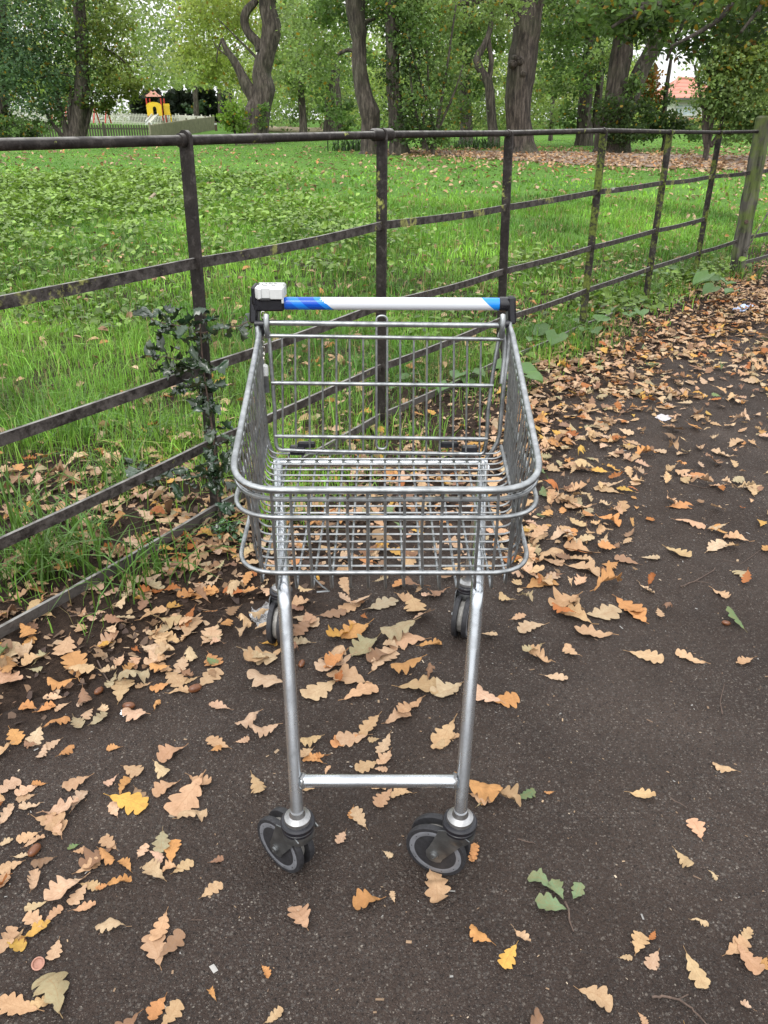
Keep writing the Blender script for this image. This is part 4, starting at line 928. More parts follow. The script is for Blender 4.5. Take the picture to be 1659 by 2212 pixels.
crumple('packet', [(1413, 903), (1434, 912), (1452, 905), (1428, 896)], .003, plain('grey_card', (.42, .4, .42), .6), 'small grey packet flat among leaves on the right verge', 'litter', 6, 6)
crumple('feather', [(259, 1544), (272, 1550), (276, 1542), (264, 1537)], .004, plain('white_down', (.8, .82, .84), .8), 'tiny white downy feather beside the shiny acorn', 'feather', 6, 7)

# ================================================================ GRASS, GROUND COVER, HERBS
def patchy(x, y): return .5+.5*np.sin(x*2.3+np.sin(y*1.7)*1.3)*np.cos(y*2.1+np.sin(x*1.1)*1.5)
def blades(name, x, y, z, h, wd, col, lean=.5, seg=2, label=None, rng=RNG):
    N = len(x); a = rng.uniform(0, 6.283, N); ln = np.abs(rng.normal(0, lean, N))*h; fx_, fy_ = np.cos(a)*ln, np.sin(a)*ln
    b = a+1.57+rng.normal(0, .5, N); wx, wy = np.cos(b)*wd*.5, np.sin(b)*wd*.5
    V = []
    for k in range(seg):
        t = k/seg; s = 1-.35*t; V += [np.stack([x+fx_*t*t-wx*s, y+fy_*t*t-wy*s, z-.01*(k == 0)+h*t*(1-.25*t*np.minimum(1, ln/h))], -1), np.stack([x+fx_*t*t+wx*s, y+fy_*t*t+wy*s, z-.01*(k == 0)+h*t*(1-.25*t*np.minimum(1, ln/h))], -1)]
    V.append(np.stack([x+fx_, y+fy_, z+h*(1-.45*np.minimum(1, ln/h))], -1)); nv = 2*seg+1
    V = np.stack(V, 1).reshape(-1, 3); base = np.arange(N)[:, None]*nv
    f = []
    for k in range(seg-1): f += [2*k, 2*k+1, 2*k+3, 2*k+2]
    quad = (base+np.array([f])).reshape(N, seg-1, 4); tri = base+np.array([[2*seg-2, 2*seg-1, 2*seg]])
    L = np.concatenate([quad.reshape(N, -1), tri], 1).reshape(-1); sz = np.tile([4]*(seg-1)+[3], N)
    cc = np.repeat(col, nv, 0)
    return npmesh(name, V, L, sz, M_GRASS, cc)
def sample(N, ymin, ymax, power=1.0, umax=.62):
    """points inside a fan in front of the camera"""
    y = (RNG.uniform(0, 1, N)*(ymax**power-ymin**power)+ymin**power)**(1/power); x = RNG.uniform(-umax, umax, N)*(y+.6); return x, y
def grasscol(x, y, N):
    p = patchy(x*.7, y*.7)[:, None]; c = np.array((.07, .18, .028))*(1-p)+np.array((.24, .46, .06))*p
    c = c*RNG.uniform(.5, 1.55, (N, 1))*(.74+.5*patchy(x*1.9+3, y*2.4+1))[:, None]; d = RNG.uniform(0, 1, N) < .09; c[d] = np.array((.34, .27, .13))*RNG.uniform(.6, 1.1, (d.sum(), 1)); return c
def bare(px, py):
    """parts of the verge where soil and leaves show between the blades, 0..1 grass"""
    v = np.ones_like(px); v *= 1-.93*ss(930, 1080, py)*(px < 560)*1.0
    for cx_, cy_, rx, ry, k in ((230, 520, 190, 60, .7), (640, 560, 160, 60, .5), (1130, 660, 180, 50, .45), (650, 880, 260, 60, .45), (900, 880, 200, 70, .6), (80, 1030, 160, 60, .5), (990, 560, 220, 60, .3), (1200, 560, 200, 40, .3)):
        v *= 1-k*np.exp(-((px-cx_)/rx)**2-((py-cy_)/ry)**2)
    for cx_, cy_, rx, ry, k in ((90, 1225, 110, 40, .3), (300, 1255, 50, 50, .25), (230, 990, 180, 30, .3), (150, 1130, 120, 50, .15)):
        v = np.maximum(v, k*np.exp(-((px-cx_)/rx)**2-((py-cy_)/ry)**2))
    return v
allx = []; 
def near_grass(N, y0, y1, h0, h1, w0, w1, lean, power, name):
    x, y = sample(N, y0, y1, power); q = q_of(x, y); px, py, _ = px_of(x, y, H(x, y))
    dens = ss(-.42, .15, q)*bare(px, py)*(.30+.9*patchy(x*2.1, y*2.1))*(.55+.6*(np.sin(x*19+np.sin(y*13)*2)*np.cos(y*17+np.sin(x*11)*2) > -.35)); 
    s_ = s_of(x, y); dens = np.where(q < .1, dens*(.35+.65*(np.sin(s_*5.1)*np.cos(s_*2.3) > -.1)), dens)
    k = (RNG.uniform(0, 1, N) < dens) & (q > edge_q(s_)); x, y = x[k], y[k]; n = len(x)
    cov = 1-.6*ss(420, 330, px_of(x, y, H(x, y))[1])
    h = RNG.uniform(h0, h1, n)*(.7+.6*patchy(x*1.3+4, y*1.3))*cov; w_ = RNG.uniform(w0, w1, n)
    return name, x, y, h, w_, lean
parts = []
for a in (near_grass(92000, 1.35, 5.2, .04, .12, .0022, .0045, .85, 1.6, 'g'), near_grass(13000, 1.2, 5.0, .12, .24, .003, .006, .8, 1.4, 'g'), near_grass(130000, 5.0, 12, .05, .12, .006, .011, .6, 1.5, 'g'), near_grass(80000, 11, 40, .03, .08, .02, .04, .5, 1.25, 'g')):
    parts.append(a)
xg = np.concatenate([p[1] for p in parts]); yg = np.concatenate([p[2] for p in parts]); hg = np.concatenate([p[3] for p in parts]); wg = np.concatenate([p[4] for p in parts])
tk = (yg > 14.5) & (px_of(xg, yg, H(xg, yg))[0] > 780) & (px_of(xg, yg, H(xg, yg))[1] < 331+np.clip((px_of(xg, yg, H(xg, yg))[0]-900)*.055, 0, 45)) & (px_of(xg, yg, H(xg, yg))[1] > 325)
hg = np.where(tk, .004, hg)
print('blades', len(xg))
tag(link('grass', blades('grass', xg, yg, H(xg, yg), hg, wg, grasscol(xg, yg, len(xg)), .75)), 'uneven bright green park grass growing behind the fence', 'grass', None, 'stuff')
# long arching tufts hanging over the lowest rail
NT_ = []
def tuft(px, py, n, h, spread, rng):
    g = at_h(px, py); x = g.x+rng.normal(0, spread, n); y = g.y+rng.normal(0, spread, n); return x, y, np.full(n, h)*rng.uniform(.5, 1.2, n)
T_ = [tuft(*a, RNG) for a in ((30, 1250, 50, .22, .05), (110, 1250, 60, .22, .05), (200, 1250, 30, .2, .05), (300, 1270, 40, .24, .06), (360, 1240, 26, .2, .05), (60, 1200, 70, .24, .08), (180, 1180, 50, .22, .06), (480, 1040, 30, .2, .07), (20, 1100, 60, .2, .08), (250, 1060, 70, .2, .08), (350, 960, 80, .22, .1), (150, 950, 80, .22, .1), (560, 850, 60, .2, .08), (1130, 740, 60, .2, .1), (1210, 730, 50, .18, .1), (1330, 650, 70, .22, .1), (1480, 610, 70, .22, .12), (1420, 640, 60, .2, .1), (1600, 600, 90, .2, .15), (1260, 760, 26, .2, .05))]
x = np.concatenate([a[0] for a in T_]); y = np.concatenate([a[1] for a in T_]); h = np.concatenate([a[2] for a in T_]); n = len(x)
cc = np.array((.075, .165, .03))*RNG.uniform(.7, 1.5, (n, 1)); me = blades('long_grass', x, y, H(x, y), h, RNG.uniform(.004, .0075, n), cc, .85, 5)
tag(link('long_grass', me), 'long arching green blades hanging through the lowest fence rails', 'long grass', None, 'stuff')

def cards(x, y, z, size, col, up=.6, rng=RNG, asp=.62, fold=.18):
    """pointed six-sided leaves, randomly turned; returns vertices, loops, sizes, colours"""
    N = len(x); n = rng.normal(0, 1, (N, 3)); n[:, 2] = np.abs(n[:, 2])*(1+3*up)+.2*up; n /= np.linalg.norm(n, axis=1)[:, None]
    t = rng.normal(0, 1, (N, 3)); t -= n*(t*n).sum(1)[:, None]; t /= np.linalg.norm(t, axis=1)[:, None]; b = np.cross(n, t)
    P = np.stack([x, y, z], -1); s = np.asarray(size)[:, None]; V = []
    for u, v, w_ in ((-.5, 0, 0), (-.15, -.5*asp, fold), (.25, -.36*asp, fold*.7), (.55, 0, -.05), (.25, .36*asp, fold*.7), (-.15, .5*asp, fold)):
        V.append(P+t*s*u+b*s*v+n*s*w_*.6)
    V = np.stack(V, 1).reshape(-1, 3); base = np.arange(N)[:, None]*6
    L = (base+np.array([[0, 1, 2, 3, 0, 3, 4, 5]])).reshape(-1); return V, L, np.full(2*N, 4), np.repeat(col, 6, 0)
def dcards(x, y, z, size, col, up=.2, rng=RNG, asp=.7):
    N = len(x); n = rng.normal(0, 1, (N, 3)); n[:, 2] = np.abs(n[:, 2])*(1+2*up); n /= np.linalg.norm(n, axis=1)[:, None]
    t = rng.normal(0, 1, (N, 3)); t -= n*(t*n).sum(1)[:, None]; t /= np.linalg.norm(t, axis=1)[:, None]; b = np.cross(n, t)
    P = np.stack([x, y, z], -1); s = np.asarray(size)[:, None]
    V = np.stack([P-t*s*.5, P+b*s*.5*asp-t*s*.05, P+t*s*.5+n*s*.08, P-b*s*.5*asp+t*s*.05], 1).reshape(-1, 3)
    return V, np.arange(4*N), np.full(N, 4), np.repeat(col, 4, 0)
# low leafy ground cover (nettle and ivy) over the left of the field
N = 120000; x, y = sample(N, 3.2, 15, 1.35); px, py, _ = px_of(x, y, H(x, y)); q = q_of(x, y)
d = np.zeros(N)
for cx_, cy_, rx, ry, k in ((0, 470, 330, 120, 1.), (300, 420, 300, 50, .8), (560, 500, 170, 60, .55), (750, 540, 120, 60, .5), (120, 390, 400, 30, .8), (520, 345, 200, 15, .7), (1000, 350, 100, 14, .5), (1180, 600, 140, 40, .35), (950, 700, 130, 50, .4), (1330, 600, 120, 40, .4), (200, 690, 200, 40, .35), (850, 520, 100, 40, .3), (1190, 722, 90, 26, .9), (1330, 662, 110, 26, .9), (1490, 612, 90, 24, .9), (1110, 775, 50, 30, .7), (60, 690, 160, 40, .5)):
    d = np.maximum(d, k*np.exp(-(((px-cx_)/rx)**2)**1.5-(((py-cy_)/ry)**2)**1.5))
d *= (1-.8*np.exp(-((px-230)/130)**2-((py-560)/40)**2)); d *= .25+.95*ss(.3, .55, .5+.5*np.sin(x*1.9+np.sin(y*2.3)*1.5+1)*np.cos(y*1.6+np.sin(x*1.4)*1.2))
k = (RNG.uniform(0, 1, N) < d*1.1*(.5+.6*patchy(x*3, y*3))) & ((q > .15) | ((q > -.30) & (px > 1090))); x, y = x[k], y[k]; n = len(x); px, py, _ = px_of(x, y, H(x, y))
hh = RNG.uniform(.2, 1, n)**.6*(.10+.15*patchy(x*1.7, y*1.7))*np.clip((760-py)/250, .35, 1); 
mixv = (RNG.uniform(0, 1, n)*.5+.5*(hh/.25))[:, None]; col = (np.array((.018, .045, .012))*(1-mixv)+np.array((.33, .52, .10))*mixv)*RNG.uniform(.7, 1.25, (n, 1))  # shade put into the leaf colour: low leaves darkened, top ones brightened
sz = RNG.uniform(.038, .078, n)*(1+.35*ss(7, 13, y))
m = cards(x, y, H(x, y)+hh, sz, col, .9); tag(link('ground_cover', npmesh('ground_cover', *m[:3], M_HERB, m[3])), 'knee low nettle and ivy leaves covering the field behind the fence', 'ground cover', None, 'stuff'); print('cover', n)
# leaves lying in the grass and over the far track
N = 9000; x, y = sample(N, 2.0, 26, .9); q = q_of(x, y); px, py, _ = px_of(x, y, H(x, y)); tr = (py < 372) & (px > 820) & (y > 13)
k = (q > .1) & ((RNG.uniform(0, 1, N) < .30+.5*np.exp(-((px-1100)/350)**2-((py-640)/60)**2)+.4*np.exp(-((px-230)/150)**2-((py-540)/40)**2)) | tr); x, y = x[k], y[k]
xt = []; 
for i in range(5200):
    f = RNG.uniform(0, 1); pxi = 820+f*900; pyi = np.interp(pxi, [820, 1000, 1200, 1400, 1659], [331, 335, 344, 352, 360])+RNG.normal(0, 1)*np.interp(pxi, [820, 1000, 1659], [2, 7, 15]); 
    if i % 3 == 0: xt.append(ground(pxi, pyi))
x = np.concatenate([x, [p.x for p in xt]]); y = np.concatenate([y, [p.y for p in xt]]); n = len(x)
pal = np.array([COLS[c_] for c_ in 'ttppobbtc']); col = pal[RNG.integers(0, 9, n)]*RNG.uniform(.7, 1.2, (n, 1)); sz = RNG.uniform(.05, .085, n)*(1+.5*ss(8, 16, y))
m = cards(x, y, H(x, y)+RNG.uniform(.012, .05, n), sz, col, .9, asp=.55, fold=.3); tag(link('scattered_leaves', npmesh('scattered_leaves', *m[:3], M_LEAFS, m[3], np.full((6*n, 2), .25))), 'buff and orange leaves scattered through the grass', 'fallen leaves', None, 'stuff')

# broad leaved weeds at the foot of the fence
def disc_leaf(rng, L, W, cup=.2, n=9):
    V = []; T = np.linspace(0, 1, n)
    for t in T:
        w_ = W*math.sin(math.pi*min(1, t*.97+.03)**.62)**.8
        if t == 1: w_ = W*.03
        for j, s in enumerate((-1, -.5, 0, .5, 1)): V.append((t*L-(.10*L*abs(s)*(1-t)), s*w_, cup*L*(abs(s)**1.5*.5-(t-.4)**2)+.02*L*math.sin(t*13+s*4)+rng.normal(0, .004*L)))
    F = [(i*5+j, (i+1)*5+j, (i+1)*5+j+1, i*5+j+1) for i in range(n-1) for j in range(4)]; return np.array(V), F
def leafset(name, items, mat, parent, loc):
    """items: (V, F, colour) in world places -> one mesh"""
    VV = []; LL = []; CC = []; o = 0
    for V, F, c in items: VV.append(V-np.array(loc)); LL.append(np.array(F).reshape(-1)+o); o += len(V); CC.append(np.tile(c, (len(V), 1)))
    LL = np.concatenate(LL); return link(name, npmesh(name, np.concatenate(VV), LL, np.full(len(LL)//4, 4), mat, np.concatenate(CC), smooth=True), parent)
def place(V, loc, yaw, pitch, roll=0):
    Mx = np.array(Matrix.Rotation(yaw, 3, 'Z') @ Matrix.Rotation(-pitch, 3, 'Y') @ Matrix.Rotation(roll, 3, 'X')); return V @ Mx.T+np.array(loc)
def weed(px, py, leaves, label, seed, h=.1):
    rng = np.random.default_rng(seed); g = at_h(px, py); g.z = float(H(g.x, g.y)); root = empty('broad_leaf_weed', g, label, 'weed', 'broad leaved weeds at the foot of the fence')
    st = MB(); items = []
    for lx, ly, L in leaves:
        P = at_h(lx, ly, g.z+h*rng.uniform(.5, 1.1)); d = P-g; yaw = math.atan2(d.y, d.x)+rng.normal(0, .3)
        L *= 1.3; V, F = disc_leaf(rng, L, L*.44, .25); V[:, 0] -= L*.35
        items.append((place(V, P, yaw, rng.normal(-.15, .15), rng.normal(0, .25)), F, np.array((.085, .17, .055))*rng.uniform(.8, 1.3)))
        st.tube([Vector((0, 0, 0)), d*.5+Vector((0, 0, .03)), d-Vector((math.cos(yaw), math.sin(yaw), 0))*L*.3], [.003, .0022, .0018], 6)
    st.build('stem', M_STEM, root); o = leafset('leaves', items, M_HERB, root, g)
    return root
M_STEM = plain('green_stem', (.13, .22, .06), .5, 0, .2, 80)
weed(1110, 830, [(1135, 800, .10), (1085, 790, .08), (1150, 815, .09), (1108, 815, .07)], 'large leaved weed with round dark leaves right behind the basket side', 1, .12)
weed(1180, 745, [(1165, 715, .11), (1200, 730, .12), (1150, 735, .08), (1190, 700, .08)], 'broad pale green dock like weed below the rails between two fence posts', 2, .12)
weed(1275, 730, [(1255, 695, .09), (1300, 690, .1), (1285, 715, .09), (1262, 712, .07)], 'four leaved weed wrapped round the foot of the fourth iron post', 3, .12)
weed(1370, 690, [(1335, 665, .09), (1360, 680, .09), (1385, 675, .09), (1350, 640, .07), (1395, 650, .07)], 'heart leaved weed in front of a mossy iron post', 4, .12)
weed(1545, 625, [(1520, 600, .14), (1545, 605, .13), (1570, 610, .12), (1535, 625, .11), (1580, 630, .10), (1500, 590, .08)], 'biggest broad leaved weed, glossy leaves just short of the timber post', 5, .14)
weed(1020, 830, [(990, 810, .09), (1030, 805, .08), (1010, 825, .07), (960, 835, .07)], 'low round leaved weed seen through the rear flap wires', 6, .08)
weed(1420, 600, [(1410, 585, .08), (1435, 590, .08), (1455, 580, .08), (1390, 595, .07)], 'small weed cluster behind the lower rails beyond a mossy post', 7, .1)
weed(880, 830, [(870, 815, .06), (900, 810, .06), (915, 830, .05), (850, 835, .05)], 'tiny weed on leaf strewn soil beneath the fence seen through the trolley', 8, .05)

# holly sapling twined round the second fence post
hb = at_h(480, 1150); hb.z = float(H(hb.x, hb.y)); holly = empty('holly_sapling', hb, 'dark glossy holly sapling with spiny leaves climbing the iron post left of the trolley', 'holly')
Yh = hb.y-.03
def hp(px, py, dy=0): return at_y(px, py, Yh+dy)
stems = [[(478, 1150), (470, 1060), (462, 950), (450, 870), (438, 790), (432, 700)], [(470, 1040), (440, 1030), (380, 1025), (320, 1015), (270, 1010)], [(455, 870), (430, 850), (415, 820)], [(438, 790), (400, 780), (350, 770), (330, 790)], [(434, 720), (400, 705), (360, 700), (325, 690)], [(434, 720), (470, 712), (520, 703), (545, 690)], [(465, 980), (490, 960), (500, 1000)], [(480, 1150), (500, 1140), (515, 1120)]]
st = MB(); items = []; rng = np.random.default_rng(21)
for k, s in enumerate(stems):
    P = [hp(*p, (-.02 if k == 0 else -.03+.02*((k*7) % 3))) for p in s]; st.tube([p-hb for p in P], [.004-.0025*i/len(P) for i in range(len(P))] if k == 0 else .0018, 6)
    dens = {0: 40, 1: 36, 2: 18, 3: 24, 4: 22, 5: 10, 6: 18, 7: 7}[k]
    for j in range(dens):
        f = (j+.5)/dens*(len(P)-1); i = int(f); Q = P[i].lerp(P[i+1], f-i)
        if k == 0 and Q.z < .10: pass
        L = rng.uniform(.046, .068); V, F, UV = leaf_arrays(rng, L, L*.36, 4.6, 13, .9, .3, spiny=True, stalk=0)
        V[:, 0] += L*.5
        yaw = rng.uniform(0, 6.28); items.append((place(V, Q+Vector((rng.normal(0, .016), rng.normal(0, .014), rng.normal(0, .016))), yaw, rng.normal(-.35, .5), rng.normal(0, .6)), F, np.array((.012, .035, .018))*rng.uniform(.7, 1.6)))
st.build('stem', M_TWIG, holly); leafset('leaves', items, M_HOLLY, holly, hb)
hb = at_h(500, 1180); hb.z = float(H(hb.x, hb.y)); h2 = empty('holly_seedling', hb, 'small bright green holly seedling on leafy soil at the foot of the post', 'holly'); items = []
st = MB()
for j in range(22):
    L = rng.uniform(.022, .035); V, F, UV = leaf_arrays(rng, L, L*.36, 4.6, 11, .8, .3, spiny=True, stalk=0); Q = hb+Vector((rng.normal(0, .03), rng.normal(0, .02), rng.uniform(.01, .08))); V[:, 0] += L*.5
    items.append((place(V, Q, rng.uniform(0, 6.28), rng.normal(0, .4), rng.normal(0, .4)), F, np.array((.03, .10, .03))*rng.uniform(.8, 1.5)))
st.tube([Vector((0, 0, -.01)), Vector((.004, 0, .04)), Vector((-.006, .004, .09))], .002, 6); st.build('stem', M_TWIG, h2); leafset('leaves', items, M_HOLLY, h2, hb)
# dark clumps in the mid field: ivy patch, strap leaved irises, dead branch
def log_obj(name, p0, p1, r0, r1, mat, label, cat, knots=()):
    b = (p0+p1)/2; mb = MB(); n = 12; d = p1-p0; nn = d.cross(Vector((0, 0, 1))).normalized()
    mb.tube([p0.lerp(p1, i/(n-1))-b+nn*.25*r0*math.sin(i*1.1)+Vector((0, 0, .1*r0*math.sin(i*2.3))) for i in range(n)], [(r0+(r1-r0)*i/(n-1))*(1+.12*math.sin(i*1.9)) for i in range(n)], 12)
    for k in knots: mb.tube([Vector(k[0])-b, (Vector(k[0])+Vector(k[1]))/2-b, Vector(k[1])-b], [k[2], k[2]*.7, k[2]*.25], 8)
    o = mb.build(name, mat); o.location = b; return tag(o, label, cat)
a = ground(306, 455); b = at_y(336, 418, a.y+.1); log_obj('broken_branch', a+Vector((0, 0, .03)), b, .035, .02, M_DEAD, 'pale broken branch sticking up out of the nettles in the field', 'branch')
a = at_y(582, 279, 58); b = at_y(690, 284, 55)
log_obj('fallen_log', a, b, .19, .22, M_DEAD, 'long barkless pale log lying on the grass beyond the field', 'log', [(b, at_y(697, 266, b.y), .12), (b, at_y(706, 280, b.y), .12), (b, at_y(680, 274, b.y), .08), (a.lerp(b, .4), a.lerp(b, .4)+Vector((.2, 0, .25)), .06)])
def iris(px, py, n, h, spread, label, seed):
    rng = np.random.default_rng(seed); g = ground(px, py); root = MB()
    x = rng.normal(0, spread, n); y = rng.normal(0, spread*.4, n); me = blades('iris_clump', x, y, np.zeros(n), rng.uniform(.6, 1.1, n)*h, np.full(n, .035), np.array((.03, .065, .025))*rng.uniform(.7, 1.5, (n, 1)), .8, 5, rng=rng)
    o = link('iris_clump', me, None, g); tag(o, label, 'iris', 'strap leaved clumps in the park grass')
iris(752, 326, 70, .45, .35, 'dark strap leaved clump at the foot of the leaning gnarled trunk', 1)
iris(1005, 322, 60, .4, .3, 'arching strap leaved clump short of the thick straight trunk', 2)
iris(1050, 323, 50, .4, .25, 'strap leaved clump touching the base of the thick straight trunk', 3)

# ================================================================ TREES AND FAR THINGS
def dY(Y): return Y*CP+0   # depth for widths
def W3(px_w, Y): return px_w*Y*.9/FPX
def trunk_mesh(pts, Y, r_mult=1., n=18, seed=0, yo=None):
    """pts: (px, py, width px, [dy]); returns world-place path and radii with bark swell"""
    rng = random.Random(seed); P = []; Rr = []
    for p in pts: P.append(at_y(p[0], p[1], Y+(p[3] if len(p) > 3 else 0))); Rr.append(W3(p[2], Y)/2*r_mult)
    out = []; ro = []
    for i in range(len(P)-1):
        a, b, c, d = P[max(0, i-1)], P[i], P[i+1], P[min(len(P)-1, i+2)]; m = max(2, int((c-b).length/.22))
        for k in range(m):
            t_ = k/m; out.append(.5*((2*b)+(c-a)*t_+(2*a-5*b+4*c-d)*t_*t_+(3*b-a-3*c+d)*t_**3)); ro.append((Rr[i]*(1-t_)+Rr[i+1]*t_)*(1+rng.gauss(0, .035)))
    out.append(P[-1]); ro.append(Rr[-1]); return out, ro
def lumpy_tube(mb, P, r, n=16, seed=1, amp=.07):
    m = MB(); m.tube(P, r, n); rng = random.Random(seed); a1, a2, a3 = (rng.uniform(0, 6) for _ in range(3))
    cen = P
    V = []
    for i, v in enumerate(m.V):
        ring_ = i//n; k = i % n; c = cen[min(ring_, len(P)-1)]; th = 2*math.pi*k/n
        f = 1+amp*math.sin(3*th+a1+.3*ring_)+amp*.7*math.sin(5*th+a2-.45*ring_)+amp*.6*math.sin(ring_*1.3+a3+th)
        V.append(c+(v-c)*f)
    mb.add(V, m.F); return mb
def crown_cards(blobs, Y, rng, leaf=None, up=.15):
    """blobs: (px, py, rx, ry, n, colour, [dy]); clusters of leaves inside each ellipsoid"""
    XX = []; SS = []; CC = []
    for bl in blobs:
        px_, py_, rx, ry, n, col = bl[:6]; dy = bl[6] if len(bl) > 6 else 0; c = at_y(px_, py_, Y+dy); a, b = W3(rx, Y+dy), W3(ry, Y+dy)*.95; dz = bl[7] if len(bl) > 7 else a*.75
        nc = max(3, n//34); v = rng.normal(0, 1, (nc, 3)); v /= np.linalg.norm(v, axis=1)[:, None]; rad = rng.uniform(.15, 1, (nc, 1))**.45
        cc = np.array(c)+v*rad*np.array([a, dz, b]); cv = rng.uniform(.62, 1.38, nc)
        k = rng.integers(0, nc, n); sp = (min(a, b)*.16+.05); p = cc[k]+rng.normal(0, 1, (n, 3))*np.array([sp*1.35, sp*1.35, sp*.75])
        colr = np.array(col)[None]*cv[k][:, None]*rng.uniform(.75, 1.3, (n, 1)); yl = rng.uniform(0, 1, n) < .035; colr[yl] = np.array((.34, .22, .03))
        s = (leaf or .0042*(Y+dy))*rng.uniform(.7, 1.35, n); XX.append(p); SS.append(s); CC.append(colr)
    X_ = np.concatenate(XX); return X_, np.concatenate(SS), np.concatenate(CC)
def tree(name, label, cat, Y, trunks, blobs, group=None, seed=0, leaf=None, branches=(), base=None, near=False, extra=()):
    b0 = base or ground(trunks[0][0][0], trunks[0][0][1]) if trunks else base; Y0 = Y
    loc = at_y(trunks[0][0][0], trunks[0][0][1], Y); loc.z = float(H(loc.x, Y)); root = empty(name, loc, label, cat, group)
    for i, t_ in enumerate(trunks):
        P, r_ = trunk_mesh(t_, Y, seed=seed+i)
        if i == 0:
            z0 = loc.z; P = [Vector((P[0].x, P[0].y, z0-.25))]+P; r_ = [r_[0]*1.25]+r_
        mb = MB(); lumpy_tube(mb, [p-loc for p in P], r_, 18, seed+i); mb.build('trunk' if i == 0 or t_[0][2] > 14 else 'limb', M_BARK, root)
    if branches:
        mb = MB()
        for br in branches:
            P, r_ = trunk_mesh(br, Y, seed=seed+9); mb.tube([p-loc for p in P], r_, 8)
        mb.build('branches', M_BARK, root)
    if blobs:
        X_, s, c = crown_cards(blobs, Y, np.random.default_rng(seed+77), leaf); X_ = X_-np.array(loc)
        m = (cards if near else dcards)(X_[:, 0], X_[:, 1], X_[:, 2], s, c, .25, np.random.default_rng(seed)); link('crown', npmesh('crown', *m[:3], M_FOL, m[3]), root)
    return root
DG, MG, YG, BG, LG = (.045, .085, .030), (.105, .18, .058), (.33, .40, .12), (.09, .16, .09), (.21, .30, .11)
# the big twisted oak, left of centre
tree('oak_tree', 'huge twisted oak with a forked, half broken trunk rising behind the grass', 'tree', 30,
     [[(553, 306, 72), (550, 285, 58), (556, 255, 56), (562, 225, 50), (571, 190, 46), (566, 165, 38), (568, 140, 38), (577, 110, 36), (583, 80, 37), (585, 50, 36), (578, 20, 33), (576, -10, 32), (582, -80, 30), (570, -200, 26)],
      [(562, 108, 20), (555, 92, 18), (540, 76, 17), (530, 58, 17), (528, 38, 18), (536, 20, 17), (548, 8, 14), (556, 0, 10)],
      [(556, 222, 30), (540, 196, 26), (524, 165, 20), (505, 130, 15), (488, 105, 11), (480, 83, 6)],
      [(545, 205, 26), (530, 190, 16), (520, 168, 11), (511, 155, 4)], [(580, 35, 9), (570, 20, 8), (578, 8, 6), (596, 0, 5)]],
     [(470, 60, 90, 70, 2600, YG, 3), (440, 140, 60, 40, 1000, YG, 3), (490, 160, 50, 30, 600, YG, 3), (560, -90, 150, 70, 2600, MG), (640, 30, 60, 60, 700, LG, 4), (690, 70, 60, 60, 600, LG, 4), (480, 10, 90, 50, 1500, YG, 2), (575, 250, 14, 30, 160, MG, -.7), (600, 130, 14, 50, 120, LG, 3)],
     seed=1, branches=[[(568, 140, 8), (540, 110, 5), (500, 70, 3), (470, 40, 2)], [(505, 130, 4), (470, 105, 3), (462, 90, 2)], [(480, 83, 5), (470, 110, 3), (468, 135, 2)]])
tree('oak_tree', 'gnarled leaning trunk full of burrs standing at the grass edge near the middle', 'tree', 22,
     [[(801, 330, 52), (799, 312, 42), (800, 270, 38), (798, 245, 44), (790, 215, 38), (783, 185, 34), (778, 150, 32), (777, 110, 30), (774, 70, 34), (768, 30, 38), (765, -10, 40), (755, -150, 34)], [(776, 60, 14), (795, 45, 9), (812, 40, 4)], [(775, 112, 8), (750, 108, 7), (730, 118, 6)]],
     [(700, 60, 70, 60, 1500, LG, 2), (740, 10, 70, 40, 1300, MG, 1), (690, 130, 60, 50, 800, LG, 3), (820, 20, 60, 45, 1200, MG, 1), (790, 140, 22, 60, 300, MG, 2), (770, -110, 140, 70, 2400, MG), (650, 110, 40, 60, 500, LG, 5)], seed=2)
tree('ivy_clad_tree', 'dark ivy clad trunk just right of the leaning gnarled one', 'tree', 21.5,
     [[(862, 330, 48), (860, 300, 36), (855, 240, 30), (850, 170, 28), (848, 100, 27), (845, 30, 27), (843, -60, 26)]],
     [(850, 60, 26, 50, 500, DG), (852, 160, 24, 50, 500, DG), (858, 270, 30, 45, 600, DG), (860, 0, 80, 40, 1300, MG), (850, -100, 120, 60, 1800, MG), (900, 60, 50, 50, 700, MG, 1)], seed=3)
tree('hazel_thicket', 'thin stemmed leafy thicket between the dark trunk and the thick straight one', 'shrub', 21,
     [[(935, 322, 9), (945, 270, 7), (955, 210, 6), (965, 150, 5), (975, 80, 4), (985, 10, 3)], [(925, 325, 8), (905, 270, 6), (890, 200, 5), (885, 130, 4)], [(930, 323, 7), (960, 250, 5), (985, 190, 4), (1000, 140, 3)], [(915, 322, 7), (915, 250, 5), (925, 170, 4), (920, 90, 3)], [(940, 322, 6), (930, 240, 5), (900, 150, 4), (880, 60, 3)]],
     [(930, 200, 65, 60, 1300, MG), (900, 280, 40, 32, 700, DG), (960, 120, 60, 50, 900, LG, 1), (910, 80, 55, 50, 900, MG), (985, 230, 45, 45, 600, MG, 2), (950, 300, 30, 18, 300, MG), (885, 180, 30, 60, 500, DG)], seed=4)
tree('ash_tree', 'slim grey trunk behind the thicket in the middle distance', 'tree', 29,
     [[(1008, 292, 30), (1007, 270, 26), (1004, 200, 24), (1006, 140, 24), (1010, 60, 22), (1015, -40, 20)], [(1006, 160, 12), (990, 110, 9), (975, 60, 7), (960, 0, 5)]],
     [(1010, 120, 50, 50, 900, MG, -1), (980, 40, 60, 50, 1100, LG), (1040, 60, 60, 50, 900, MG), (1000, -80, 100, 60, 1300, MG), (1000, 220, 26, 40, 200, LG, 2)], seed=5)
